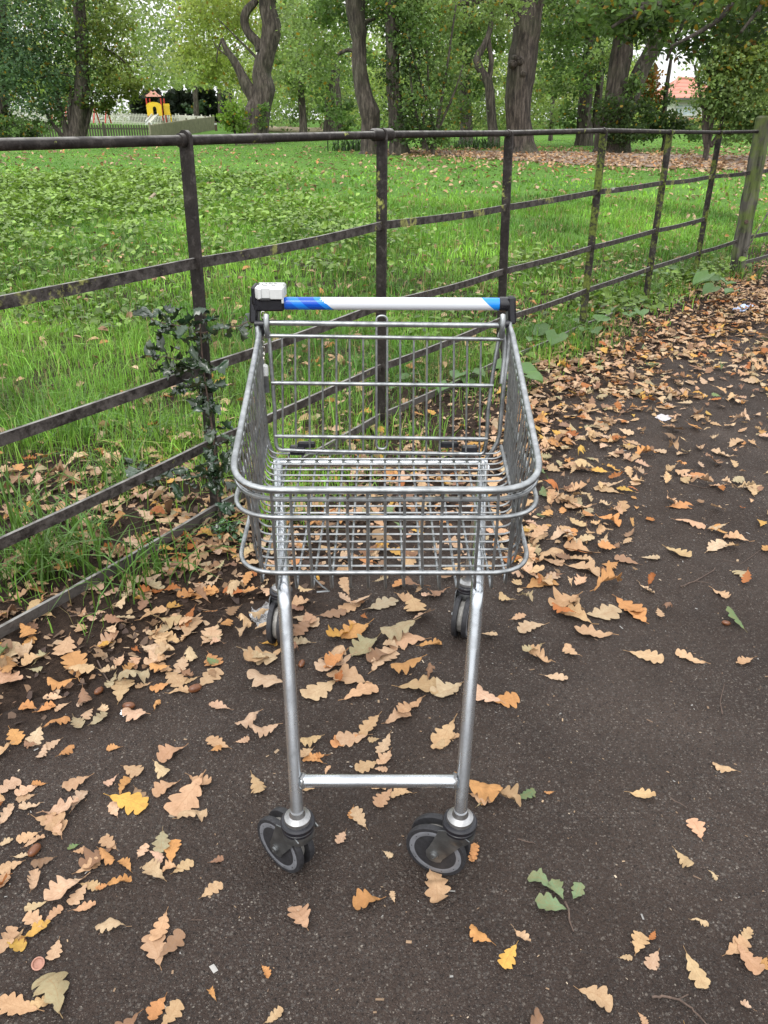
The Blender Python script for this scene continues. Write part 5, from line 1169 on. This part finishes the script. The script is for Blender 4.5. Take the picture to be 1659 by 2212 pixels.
tree('ash_tree', 'crooked trunk bending left at mid height, partly behind the thick straight one', 'tree', 27,
     [[(1066, 292, 24), (1062, 260, 20), (1058, 215, 19), (1055, 180, 20), (1040, 155, 17), (1030, 130, 16), (1045, 100, 12), (1060, 60, 11), (1062, 0, 10)], [(1056, 175, 11), (1062, 130, 10), (1055, 80, 9), (1068, 20, 8)]],
     [(1070, 60, 50, 50, 900, LG, 1), (1080, 140, 34, 50, 350, LG, 3), (1050, -60, 90, 60, 1300, MG), (1030, 200, 30, 30, 250, MG, 2)], seed=6)
tree('oak_tree', 'thick straight oak trunk with round burrs, the stoutest in the middle right', 'tree', 22.5,
     [[(1127, 330, 74), (1126, 312, 58), (1120, 260, 53), (1121, 210, 54), (1124, 170, 56), (1129, 130, 58), (1134, 90, 56), (1138, 50, 54), (1143, 15, 56), (1148, -15, 58), (1150, -120, 54)], [(1132, 12, 20), (1090, 2, 14), (1040, 0, 12), (980, 8, 8), (930, 0, 6)], [(1118, 20, 9), (1098, 32, 6), (1085, 44, 3)]],
     [(1210, 40, 60, 50, 1300, MG, 1), (1080, 20, 50, 30, 700, LG, -1), (940, 25, 90, 34, 1300, LG, -1), (870, 60, 40, 40, 500, LG), (1210, 120, 50, 50, 900, MG, 2), (1230, -60, 110, 60, 2000, MG), (1050, -90, 110, 60, 1800, MG), (1195, 200, 40, 50, 450, LG, 4)], seed=7)
rt_ = [o for o in C.objects if o.get('label', '').startswith('thick straight oak')][0]
mb = MB()
for px_, py_, r_ in ((1108, 138, .10), (1124, 132, .11), (1130, 160, .09), (1112, 125, .07)):
    c = at_y(px_, py_, 22.5-.33)-rt_.location; mb.lathe([(.02, .10), (r_*.5, .02+.06), (r_*.55, .1), (r_, .03), (r_*1.15, -.1)], basis((1, 0, 0), (0, 0, 1), (0, -1, 0), c), 12)
mb.build('burr', M_BARK, rt_)
tree('lime_tree', 'leafy tree with a pale green hanging crown right of the thick trunk', 'tree', 28,
     [[(1262, 296, 36), (1262, 270, 30), (1264, 220, 28), (1270, 160, 26), (1275, 80, 24), (1275, -40, 22)], [(1288, 290, 18), (1290, 240, 16), (1296, 180, 15), (1300, 100, 12)]],
     [(1230, 170, 44, 40, 900, MG, -1), (1270, 90, 60, 50, 1300, MG), (1210, 60, 50, 50, 900, LG), (1250, 20, 70, 40, 1200, MG), (1220, 250, 36, 26, 450, MG), (1330, 60, 50, 60, 900, LG, 1), (1270, -70, 120, 60, 1800, MG), (1290, 140, 36, 40, 450, DG, -1)], seed=8)
tree('oak_tree', 'twin trunked oak, one stem upright and one leaning hard to the right', 'tree', 23,
     [[(1325, 318, 80), (1322, 300, 66), (1322, 270, 52), (1328, 220, 45), (1334, 170, 43), (1341, 120, 42), (1345, 80, 38), (1348, 30, 36), (1352, -60, 34)], [(1332, 300, 44), (1345, 262, 36), (1362, 215, 34), (1380, 165, 35), (1396, 130, 33), (1410, 100, 30), (1422, 78, 30), (1440, 40, 24), (1455, -20, 20)], [(1418, 82, 10), (1450, 90, 7), (1475, 100, 6), (1500, 95, 4), (1530, 85, 3)]],
     [(1330, 250, 40, 40, 900, DG, -.6), (1350, 290, 46, 22, 900, DG, -.6), (1300, 30, 50, 40, 900, MG), (1360, 40, 60, 40, 1000, MG, -1), (1380, -60, 100, 50, 1500, DG), (1400, 180, 22, 40, 300, MG, 1), (1385, 240, 30, 30, 500, DG), (1430, 60, 40, 30, 500, MG), (1300, 130, 26, 40, 280, LG, 2), (1365, 200, 16, 50, 300, MG, -.5)], seed=9)
tree('ivy_bush', 'dark brambly bush with pale stump below the house', 'shrub', 24,
     [[(1437, 300, 10), (1436, 240, 9), (1440, 190, 9), (1446, 150, 8), (1450, 120, 5)], [(1400, 300, 8), (1405, 250, 6), (1410, 190, 4)]],
     [(1425, 262, 40, 22, 900, DG), (1470, 272, 36, 12, 500, DG), (1400, 285, 50, 16, 700, MG), (1436, 190, 6, 40, 70, MG), (1408, 170, 18, 40, 280, (.30, .13, .03)), (1500, 285, 40, 14, 400, MG), (1430, 235, 20, 30, 300, DG)], seed=10)
tree('elder_bush', 'tall many stemmed bush with yellowing leaves beside the timber post', 'shrub', 19,
     [[(1528, 318, 12), (1524, 280, 9), (1520, 240, 7), (1510, 190, 5), (1500, 140, 4)], [(1530, 318, 10), (1538, 270, 7), (1545, 220, 6), (1550, 150, 4)], [(1526, 318, 9), (1530, 260, 6), (1535, 190, 5), (1530, 120, 3)], [(1535, 316, 10), (1552, 290, 8), (1565, 240, 6), (1580, 180, 4)], [(1524, 318, 8), (1518, 265, 5), (1530, 215, 4), (1545, 160, 3)]],
     [(1560, 160, 60, 60, 2100, LG), (1620, 190, 60, 70, 2200, LG), (1540, 210, 45, 45, 900, MG), (1600, 120, 60, 50, 1500, (.15, .19, .04)), (1550, 130, 26, 40, 450, MG), (1660, 130, 60, 70, 1500, LG), (1590, 262, 60, 28, 1000, MG), (1650, 270, 60, 30, 900, MG), (1570, 70, 55, 30, 450, MG), (1650, 70, 60, 40, 700, LG), (1600, 300, 70, 10, 300, MG)], seed=11, leaf=.085)
# left: dense dark shrub tree in front of the playground
tree('field_maple', 'dense dark green spreading tree on the far left in front of the playground', 'tree', 30,
     [[(168, 302, 42), (168, 280, 36), (172, 240, 34), (176, 190, 30), (178, 130, 26), (176, 70, 24), (172, 20, 22), (165, -80, 18)], [(150, 300, 16), (140, 270, 13), (128, 230, 10), (118, 180, 8)], [(160, 300, 14), (150, 250, 10), (155, 190, 8)], [(178, 298, 13), (190, 262, 9), (200, 220, 7)], [(140, 300, 10), (110, 262, 7), (90, 220, 5)]],
     [(60, 60, 90, 70, 2900, BG), (150, 60, 80, 70, 2100, MG), (80, 180, 90, 60, 3000, BG), (180, 170, 70, 50, 1200, MG), (230, 110, 60, 50, 1100, (.13, .17, .04)), (260, 180, 50, 36, 800, (.14, .18, .04)), (285, 190, 24, 20, 200, (.12, .15, .03)), (230, 40, 60, 40, 900, (.15, .2, .05)), (20, 130, 60, 70, 1700, BG), (100, -60, 150, 60, 3000, DG), (210, 225, 44, 20, 500, (.07, .10, .02)), (40, 275, 90, 20, 900, MG), (115, 240, 30, 26, 320, MG), (20, 290, 60, 16, 700, DG)], seed=12, leaf=.115,
     branches=[[(176, 120, 8), (220, 105, 5), (260, 125, 4), (290, 160, 2)], [(176, 150, 7), (210, 150, 5), (235, 165, 3)], [(174, 170, 7), (130, 160, 5), (80, 170, 3)], [(178, 90, 6), (130, 70, 4), (90, 60, 3)], [(176, 205, 6), (215, 200, 4), (250, 215, 2)]])
tree('ivy_clad_tree', 'black looking ivy covered trunk at the extreme left edge of the park', 'tree', 31, [[(2, 292, 30), (3, 240, 24), (5, 180, 22), (4, 100, 20), (2, 0, 20)]], [(4, 250, 20, 50, 700, DG), (0, 160, 26, 60, 700, DG), (-30, 60, 60, 60, 1200, DG)], seed=13)
# birch like saplings and small trees deeper in
for k, (pts, lab, bl, Y) in enumerate([
    ([(655, 288, 18), (653, 240, 15), (650, 190, 13), (648, 120, 11), (645, 60, 9)], 'narrow trunk rising behind the fallen log', [(640, 90, 60, 60, 900, LG), (620, 190, 50, 40, 600, LG), (680, 170, 45, 50, 600, MG), (650, 10, 70, 40, 800, LG)], 40),
    ([(712, 284, 26), (712, 250, 24), (714, 210, 20), (718, 150, 18)], 'broad shadowy trunk between the fallen log and the gnarled trunk', [(720, 150, 45, 50, 700, MG), (735, 230, 30, 34, 450, MG, -6), (700, 240, 20, 24, 200, MG)], 42),
    ([(733, 286, 14), (733, 240, 12), (730, 190, 10), (728, 120, 8)], 'thin dark trunk hard against the left of the gnarled trunk', [(735, 90, 40, 50, 500, MG), (745, 270, 20, 18, 260, MG)], 38),
    ([(424, 262, 12), (424, 230, 11), (422, 200, 10), (420, 150, 9)], 'grey trunk beyond the right end of the playground fence', [(420, 235, 34, 16, 320, BG, 4), (425, 150, 50, 40, 700, MG, 4)], 92),
    ([(476, 252, 9), (475, 235, 8), (474, 215, 7), (472, 150, 6)], 'slender stem against the dark wood near the playground', [(470, 150, 30, 40, 350, YG)], 92),
    ([(510, 300, 5), (505, 270, 4), (500, 230, 3), (495, 200, 2)], 'bright green elder seedling by the left foot of the twisted oak', [(500, 240, 24, 30, 420, (.16, .27, .04)), (520, 260, 16, 26, 260, (.12, .2, .04)), (490, 270, 18, 18, 200, (.14, .24, .04))], 28),
    ([(1190, 292, 9), (1192, 250, 8), (1195, 200, 7), (1200, 130, 5)], 'pale thin stem to the right of the thick straight trunk', [(1195, 250, 20, 34, 220, LG), (1180, 180, 26, 30, 240, LG)], 34)]):
    tree('sapling' if k > 4 else 'young_tree', lab, 'tree', Y, [pts], bl, 'slim trees deeper in the park', seed=20+k)
# oak boughs reaching in overhead from a tree that stands off to the right
base = Vector((6.2, 6.6, float(H(6.2, 6.6)))); root = empty('roadside_oak', base, 'oak by the path whose dark leafy boughs hang in over the timber post', 'tree')
def q_(px_, py_, Y): return at_y(px_, py_, Y)
mb = MB(); lumpy_tube(mb, [p-base for p in [base+Vector((0, 0, -.3)), base+Vector((.02, 0, 1)), base+Vector((-.1, 0, 2.6)), base+Vector((-.15, .1, 4.2)), base+Vector((0, .2, 6.5))]], [.36, .3, .27, .24, .16], 18, 5); mb.build('trunk', M_BARK, root)
mb = MB(); J = base+Vector((-.15, .1, 3.4))
bo = [[J, q_(1700, -60, 6.9), q_(1600, -25, 6.8), q_(1500, 5, 6.7), q_(1400, 12, 6.6), q_(1300, 10, 6.5)], [q_(1600, -25, 6.8), q_(1560, 40, 6.4), q_(1500, 75, 6.2), q_(1450, 100, 6.1)], [q_(1500, 5, 6.7), q_(1470, 60, 6.6), q_(1440, 130, 6.5)], [q_(1700, -60, 6.9), q_(1640, 20, 6.3), q_(1600, 70, 6.2)], [q_(1400, 12, 6.6), q_(1350, 40, 6.4), q_(1320, 60, 6.3)]]
for k, p in enumerate(bo): mb.tube([a-base for a in fillet(p, .3, 3)], [(.05 if k == 0 else .018)*(1-.8*i/(len(fillet(p, .3, 3))))+.004 for i in range(len(fillet(p, .3, 3)))], 8)
mb.build('bough', M_BARK, root)
XX, s, c = crown_cards([(1340, 12, 55, 18, 380, MG, 0, .5), (1420, 20, 55, 20, 300, MG, 0, .5), (1500, 12, 60, 24, 260, MG, 0, .5), (1590, 14, 70, 30, 380, MG, 0, .6), (1640, 60, 50, 20, 140, DG, 0, .4), (1470, 60, 30, 14, 110, MG, 0, .3), (1425, 100, 14, 16, 70, MG, 0, .2), (1505, 110, 10, 16, 40, MG, 0, .2), (1560, 75, 34, 18, 130, DG, 0, .3), (1515, 95, 20, 22, 110, DG, 0, .2), (1330, 50, 30, 14, 220, MG, 0, .3), (1390, 60, 26, 16, 240, DG, 0, .3), (1290, 15, 26, 14, 170, MG, 0, .3), (1500, -90, 160, 45, 1100, MG, 0, 1.2), (1750, -40, 120, 90, 2500, DG, 0, 1.2)], 6.6, np.random.default_rng(5), .054)
rs_ = np.random.default_rng(6).uniform(0, 1, len(c)) < .03; c[rs_] = (.16, .08, .025)
XX = XX-np.array(base); m = cards(XX[:, 0], XX[:, 1], XX[:, 2], s, c, .1, np.random.default_rng(8), .5); link('crown', npmesh('crown', *m[:3], M_FOL, m[3]), root)

# far wood closing the park, as one mass, leaf colours lightened in place of haze; a few gaps to the white sky
rng = np.random.default_rng(42); XX = []; SS = []; CC = []
for Y, n, top, s0, pal in ((49, 26000, 3.6, .17, [(.26, .35, .10), (.18, .26, .08), (.34, .40, .14), (.12, .18, .06)]), (60, 30000, 4.0, .2, [(.24, .33, .11), (.16, .24, .08), (.10, .16, .06)]), (52, 24000, 9.5, .20, [(.22, .31, .10), (.18, .25, .09), (.30, .36, .13)]), (75, 40000, 14, .28, [(.24, .31, .13), (.30, .36, .16)]), (105, 70000, 19, .38, [(.20, .28, .15), (.22, .29, .16), (.30, .36, .15)])):
    nc = n//70; u = rng.uniform(-.56, .56, nc); zc = float(H(0, Y))+top*rng.uniform(0, 1, nc)**.85; d = Y*rng.uniform(.93, 1.12, nc); pxc, pyc, _ = px_of(u*d, d, zc)
    gap = ((pxc-1478)/75)**2+((pyc-165)/110)**2 < 1
    gap |= (pyc > 225) & (pxc < 470) & (Y < 100); gap |= (Y < 60) & (pxc < 520) & (pyc > 190); gap |= ((Y < 100) & (rng.uniform(0, 1, nc) < .2)) | (rng.uniform(0, 1, nc) < .30*(pyc < 160))
    gap |= (pyc > 262) & (pxc > 560) & (pxc < 760) & (Y < 60)
    ok = ~gap; k = rng.choice(np.nonzero(ok)[0], n); sp = Y*.011
    p = np.stack([u[k]*d[k], d[k], zc[k]], -1)+rng.normal(0, 1, (n, 3))*np.array([sp*1.2, sp, sp*.8]); cv = rng.uniform(.6, 1.4, nc)[k][:, None]; cc = np.array(pal)[rng.integers(0, len(pal), nc)[k]]*cv*rng.uniform(.8, 1.25, (n, 1))
    p_x, p_y, _ = px_of(p[:, 0], p[:, 1], p[:, 2]); kk = ~((p_x > 150) & (p_x < 478) & (p_y > 190+5*np.sin(p_x*.2)) & (Y < 100)) & ~(((p_x-1475)/60)**2+((p_y-165)/100)**2 < 1) & (p[:, 2] > H(p[:, 0], p[:, 1]))
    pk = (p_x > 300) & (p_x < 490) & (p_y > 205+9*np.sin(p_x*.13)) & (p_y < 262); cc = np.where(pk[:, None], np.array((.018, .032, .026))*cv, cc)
    XX.append(p[kk]); SS.append((s0*rng.uniform(.7, 1.4, n))[kk]); CC.append(cc[kk])
# deep shade under the trees behind the playground
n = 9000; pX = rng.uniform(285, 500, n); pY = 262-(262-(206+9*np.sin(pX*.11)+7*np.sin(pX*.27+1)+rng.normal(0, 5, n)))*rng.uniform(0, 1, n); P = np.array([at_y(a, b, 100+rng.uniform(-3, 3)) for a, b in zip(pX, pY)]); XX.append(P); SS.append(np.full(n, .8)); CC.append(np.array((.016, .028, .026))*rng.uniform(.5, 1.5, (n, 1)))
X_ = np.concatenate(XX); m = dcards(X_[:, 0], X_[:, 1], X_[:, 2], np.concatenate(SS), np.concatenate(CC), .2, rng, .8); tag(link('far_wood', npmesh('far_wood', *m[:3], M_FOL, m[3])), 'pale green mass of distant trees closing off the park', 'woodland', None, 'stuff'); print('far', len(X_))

# bungalow beyond the trees
Yh = 70; g0 = float(H(28, Yh))
def hx(px_): return at_y(px_, 250, Yh).x
def hz_(py_): return at_y(1480, py_, Yh).z
x0, x1 = hx(1437), hx(1537); ze, zt_ = hz_(212), hz_(164); root = empty('bungalow', ((x0+x1)/2, Yh+3, g0), 'white bungalow with a red hipped tile roof seen between the trees', 'house')
lo = Vector(root.location)
M_WALL = plain('white_render', (.84, .83, .81), .8, 0, .05, 2); M_ROOF = None
t = NT('red_tile'); v = t.tc(); sp = t.n('ShaderNodeSeparateXYZ'); t.l(v, sp.inputs[0]); c = t.ramp(t.math('FRACT', t.math('MULTIPLY', sp.outputs[2], 3.6)), [(.0, (.30, .10, .075)), (.2, (.56, .24, .18)), (1., (.62, .28, .22))]); t.set(c, .8); M_ROOF = t.m
t = NT('red_brick'); v = t.n('ShaderNodeTexBrick'); t.l(t.mapping((2, 2, 2)), v.inputs[0]); v.inputs['Color1'].default_value = (.5, .17, .09, 1); v.inputs['Color2'].default_value = (.6, .25, .13, 1); v.inputs['Mortar'].default_value = (.45, .35, .28, 1); t.set(v.outputs[0], .85); M_BRICK = t.m
t = NT('window_glass'); t.set(t.ramp(t.noise(1.2, 3), [(.35, (.38, .45, .53)), (.65, (.62, .68, .74))]), .08); M_GLASS = t.m
yb = 7.
mb = MB(); mb.box(((x0+x1)/2-lo.x, 0+.5, (g0-.4+ze)/2-lo.z), (x1-x0-.5, yb-1, ze-g0+.4)); mb.build('wall', M_WALL, root)
mb = MB(); mb.box(((x0+x1)/2-lo.x, -2.54, (g0-.4+g0+.75)/2-lo.z), (x1-x0-.44, .2, 1.15)); mb.build('plinth', M_BRICK, root)
apx = hx(1477); a0 = x0-lo.x-.2; a1 = x1-lo.x+.5; zr = ze-lo.z-.05; zt2 = zt_-lo.z
V = [(a0, -3.1, zr), (a1, -3.1, zr), (a1, 4.4, zr), (a0, 4.4, zr), (apx-lo.x, -.3, zt2), (apx-lo.x+2.2, .8, zt2-.05)]
mb = MB(); mb.add(V, [(0, 1, 5, 4), (1, 2, 5), (2, 3, 4, 5), (3, 0, 4), (3, 2, 1, 0)], 0, True); mb.build('roof', M_ROOF, root)
mb = MB(); mb.tube([Vector(V[0])+Vector((0, -.02, .03)), Vector(V[4])+Vector((0, 0, .04))], .12, 6); mb.tube([Vector(V[4]), Vector(V[5])], .12, 6); mb.build('ridge', plain('ridge_tile', (.58, .3, .24), .8), root)
mb = MB(); mb.box(((a0+a1)/2, -3.12, zr), (a1-a0, .12, .14)); mb.build('gutter', plain('gutter_plastic', (.1, .1, .1), .5), root)
wx0, wx1 = hx(1462)-lo.x, hx(1506)-lo.x; wz0, wz1 = hz_(249)-lo.z, hz_(226)-lo.z
mb = MB(); mb.box(((wx0+wx1)/2, -2.56, (wz0+wz1)/2), (wx1-wx0, .06, wz1-wz0)); win = mb.build('window', M_GLASS, root)
mb = MB(); 
for xx_ in (wx0, wx0+.32*(wx1-wx0), wx1): mb.box((xx_, -2.60, (wz0+wz1)/2), (.12, .1, wz1-wz0+.1))
for zz_ in (wz0, wz0+.72*(wz1-wz0), wz1): mb.box(((wx0+wx1)/2, -2.61, zz_), (wx1-wx0+.12, .1, .1))
mb.build('frame', M_WHITE, win)
xa, xb2 = hx(1385), hx(1432); root = empty('brick_house', ((xa+xb2)/2, Yh+9, g0), 'red brick house half hidden by leaves left of the white bungalow', 'house'); lo = Vector(root.location)
mb = MB(); mb.box((0, 0, (hz_(212)-lo.z)/2-.3), (xb2-xa, 6, hz_(212)-lo.z+.6)); mb.build('wall', M_BRICK, root)
mb = MB(); hw = (xb2-xa)/2; z1 = hz_(212)-lo.z; z2 = hz_(165)-lo.z; mb.add([(-hw-.3, -3.3, z1), (hw+.3, -3.3, z1), (0, -3.3, z2), (-hw-.3, 3.3, z1), (hw+.3, 3.3, z1), (0, 3.3, z2)], [(0, 1, 2), (5, 4, 3), (0, 2, 5, 3), (1, 4, 5, 2), (0, 3, 4, 1)], 0, True); mb.build('roof', M_ROOF, root)
mb = MB(); mb.box((hw*.4, -.5, z2+.1), (.7, .7, 1.4)); mb.build('chimney', M_BRICK, root)
mb = MB(); mb.box((0, -3.03, z1*.62), (1.1, .06, 1.0)); wn = mb.build('window', M_GLASS, root)
mb = MB(); mb.box((0, -3.08, z1*.62+.5), (1.2, .06, .1)); mb.box((0, -3.08, z1*.62-.5), (1.2, .06, .1)); mb.build('frame', M_WHITE, wn)

# playground: picket fences, play tower, swings
def picket(name, A, B, ht, mat, label, gap=.14, wdt=.085, pl=3.0, seedv=1):
    A = Vector(A); B = Vector(B); L = (B-A).length; d = (B-A).normalized(); n = Vector((-d.y, d.x, 0)).normalized(); root = empty(name, A, label, 'fence')
    k = int(L/gap); mb = MB(); po = MB(); ra = MB()
    for i in range(k):
        P = (B-A)*(i+.5)/k; h = ht*(1+.01*math.sin(i*1.7)); P = P.copy()
        mb.prism([(-wdt/2, .05), (wdt/2, .05), (wdt/2, h-.06), (0, h), (-wdt/2, h-.06)], basis((d.x, d.y, 0), (0, 0, 1), n, P), .02)
    for i in range(int(L/pl)+1):
        P = (B-A)*min(1, i*pl/L)+n*.07; po.box(P+Vector((0, 0, ht*.48)), (.1, .1, ht*.96+.3), Matrix((d, n, (0, 0, 1))).transposed())
    for z in (.25, .78):
        a_ = Vector((0, 0, ht*z))+n*.04; ra.tube([a_, (B-A)+a_], .035, 4)
    mb.build('pickets', mat, root); ra.build('rail', mat, root); po.build('post', mat, root)
fA = at_y(325, 269, 50); ht = 1.0
fA = at_y(325, 269, 48); fB = at_y(463, 251, 66); fC = at_y(-30, 266, 46)
picket('picket_fence', (fC.x, fC.y, fC.z-ht), (fA.x, fA.y, fA.z-ht), ht, M_PICKD, 'dark picket fence with daylight between its pales behind the spreading tree')
picket('picket_fence', (fA.x, fA.y, fA.z-ht), (fB.x, fB.y, fB.z-ht), ht, M_PICKET, 'greenish picket fence seen edge on, running away beside the lawn', .105, .09)
gA = at_y(-60, 234, 88); gB = at_y(384, 248, 80); hb_ = 1.0
picket('picket_fence', (gA.x, gA.y, gA.z-hb_), (gB.x, gB.y, gB.z-hb_), hb_, M_PALE, 'pale sunlit picket fence along the far side of the playground', .17, .09)
gC = at_y(461, 252, 68); picket('picket_fence', (gB.x, gB.y, gB.z-hb_), (gC.x, gC.y, gC.z-hb_), hb_, M_PALE, 'pale picket fence returning behind the play tower to the near corner', .17, .09)
# play area lawn visible between the fences
Yp = 76; tz = lambda py_: at_y(335, py_, Yp).z
root = empty('play_tower', (at_y(334, 260, Yp).x, Yp, tz(272)), 'red and yellow play tower with a white slide inside the picket fence', 'play tower'); lo = Vector(root.location)
def tx_(px_): return at_y(px_, 240, Yp).x-lo.x
def tzz(py_): return tz(py_)-lo.z
for pxx in (319, 350):
    for dy in (0, 1.1):
        mb = MB(); mb.tube([(tx_(pxx), dy, 0), (tx_(pxx), dy, tzz(212))], .065, 8); mb.build('corner_post', M_RED, root)
mb = MB(); mb.prism([(tx_(317), tzz(209)), (tx_(352), tzz(209)), (tx_(352), tzz(207)), (tx_(345), tzz(203)), (tx_(340), tzz(196)), (tx_(336), tzz(200)), (tx_(332), tzz(196)), (tx_(325), tzz(203)), (tx_(317), tzz(207))], basis((1, 0, 0), (0, 0, 1), (0, -1, 0), (0, 0, 0)), .15); mb.build('roof_panel', plain('pink_red_paint', (.8, .38, .33), .5), root)
arch = [(tx_(330), tzz(268)), (tx_(330), tzz(244))]+[(tx_(335)+math.cos(a)*.30-0, tzz(244)+math.sin(a)*.5+.1) for a in np.linspace(math.pi, 0, 9)]+[(tx_(341), tzz(244)), (tx_(341), tzz(268))]
poly = [(tx_(319), tzz(250)), (tx_(319), tzz(230))]+[(tx_(335)+math.cos(a)*.7, tzz(230)+math.sin(a)*.35) for a in np.linspace(math.pi, 0, 9)]+[(tx_(351), tzz(230)), (tx_(351), tzz(250)), (tx_(340), tzz(250)), (tx_(340), tzz(238))]+[(tx_(336)+math.cos(a)*.17, tzz(236)+math.sin(a)*.22) for a in np.linspace(0, math.pi, 9)]+[(tx_(332), tzz(238)), (tx_(332), tzz(250))]
mb = MB(); mb.prism(poly, basis((1, 0, 0), (0, 0, 1), (0, -1, 0), (0, -.16, 0)), .08); mb.build('arch_panel', M_YEL, root)
mb = MB(); 
for i in range(6): mb.box((tx_(354+i*2.2), .2, tzz(236)), (.07, .08, .9))
mb.box((tx_(359.5), .2, tzz(228)), (.55, .1, .07)); mb.box((tx_(359.5), .2, tzz(244)), (.55, .1, .07)); mb.build('side_panel', M_YEL, root)
mb = MB(); mb.tube([(tx_(366), .3, 0), (tx_(366), .3, tzz(246))], .05, 6); mb.build('side_post', M_YEL, root)
mb = MB(); mb.add([(tx_(328), -.2, tzz(249)), (tx_(344), -.2, tzz(249)), (tx_(343), -2.6, .25), (tx_(328), -2.6, .25), (tx_(329), -.2, tzz(249)-.1), (tx_(342), -.2, tzz(249)-.1), (tx_(343), -2.6, .1), (tx_(328), -2.6, .1)], [(0, 3, 2, 1), (4, 5, 6, 7), (0, 1, 5, 4), (1, 2, 6, 5), (2, 3, 7, 6), (3, 0, 4, 7)], 0, True)
for s_ in (329, 342): mb.tube([(tx_(s_), -.2, tzz(249)+.1), (tx_(s_), -2.6, .35)], .06, 6)
mb.build('slide', M_WHITE, root)
def swing(px0, px1, py0, py1, label):
    Y = 74; a = at_y(px0, py1, Y); root = empty('swing_frame', a, label, 'swing', 'red swing frames in the playground'); w_ = at_y(px1, py1, Y).x-a.x; h = at_y(px0, py0, Y).z-a.z
    mb = MB()
    for xx_ in (0, w_):
        for s_ in (-1, 1): mb.tube([(xx_, s_*.8, 0), (xx_, 0, h)], .06, 6)
    mb.tube([(-.1, 0, h), (w_+.1, 0, h)], .06, 6); mb.build('frame', M_RED, root)
    mb = MB()
    for xx_ in (w_*.35, w_*.65): mb.tube([(xx_, 0, h), (xx_, 0, h*.25)], .015, 4)
    mb.box((w_*.5, 0, h*.25), (w_*.34, .25, .05)); mb.build('swing_seat', M_BLACK, root)
swing(209, 234, 232, 266, 'red framed swing just right of the spreading tree trunk'); swing(120, 150, 212, 262, 'taller red swing frame half hidden behind the spreading tree')
g = ground(467, 279); g = at_y(467, 279, 62); root = empty('marker_post', g, 'short dark post with a white band by the end of the picket fence', 'post'); mb = MB(); mb.tube([(0, 0, -.3), (0, 0, .5)], .09, 8); mb.build('shaft', M_TWIG, root); mb = MB(); mb.tube([(0, 0, .28), (0, 0, .4)], .1, 8); mb.build('band', M_WHITE, root)
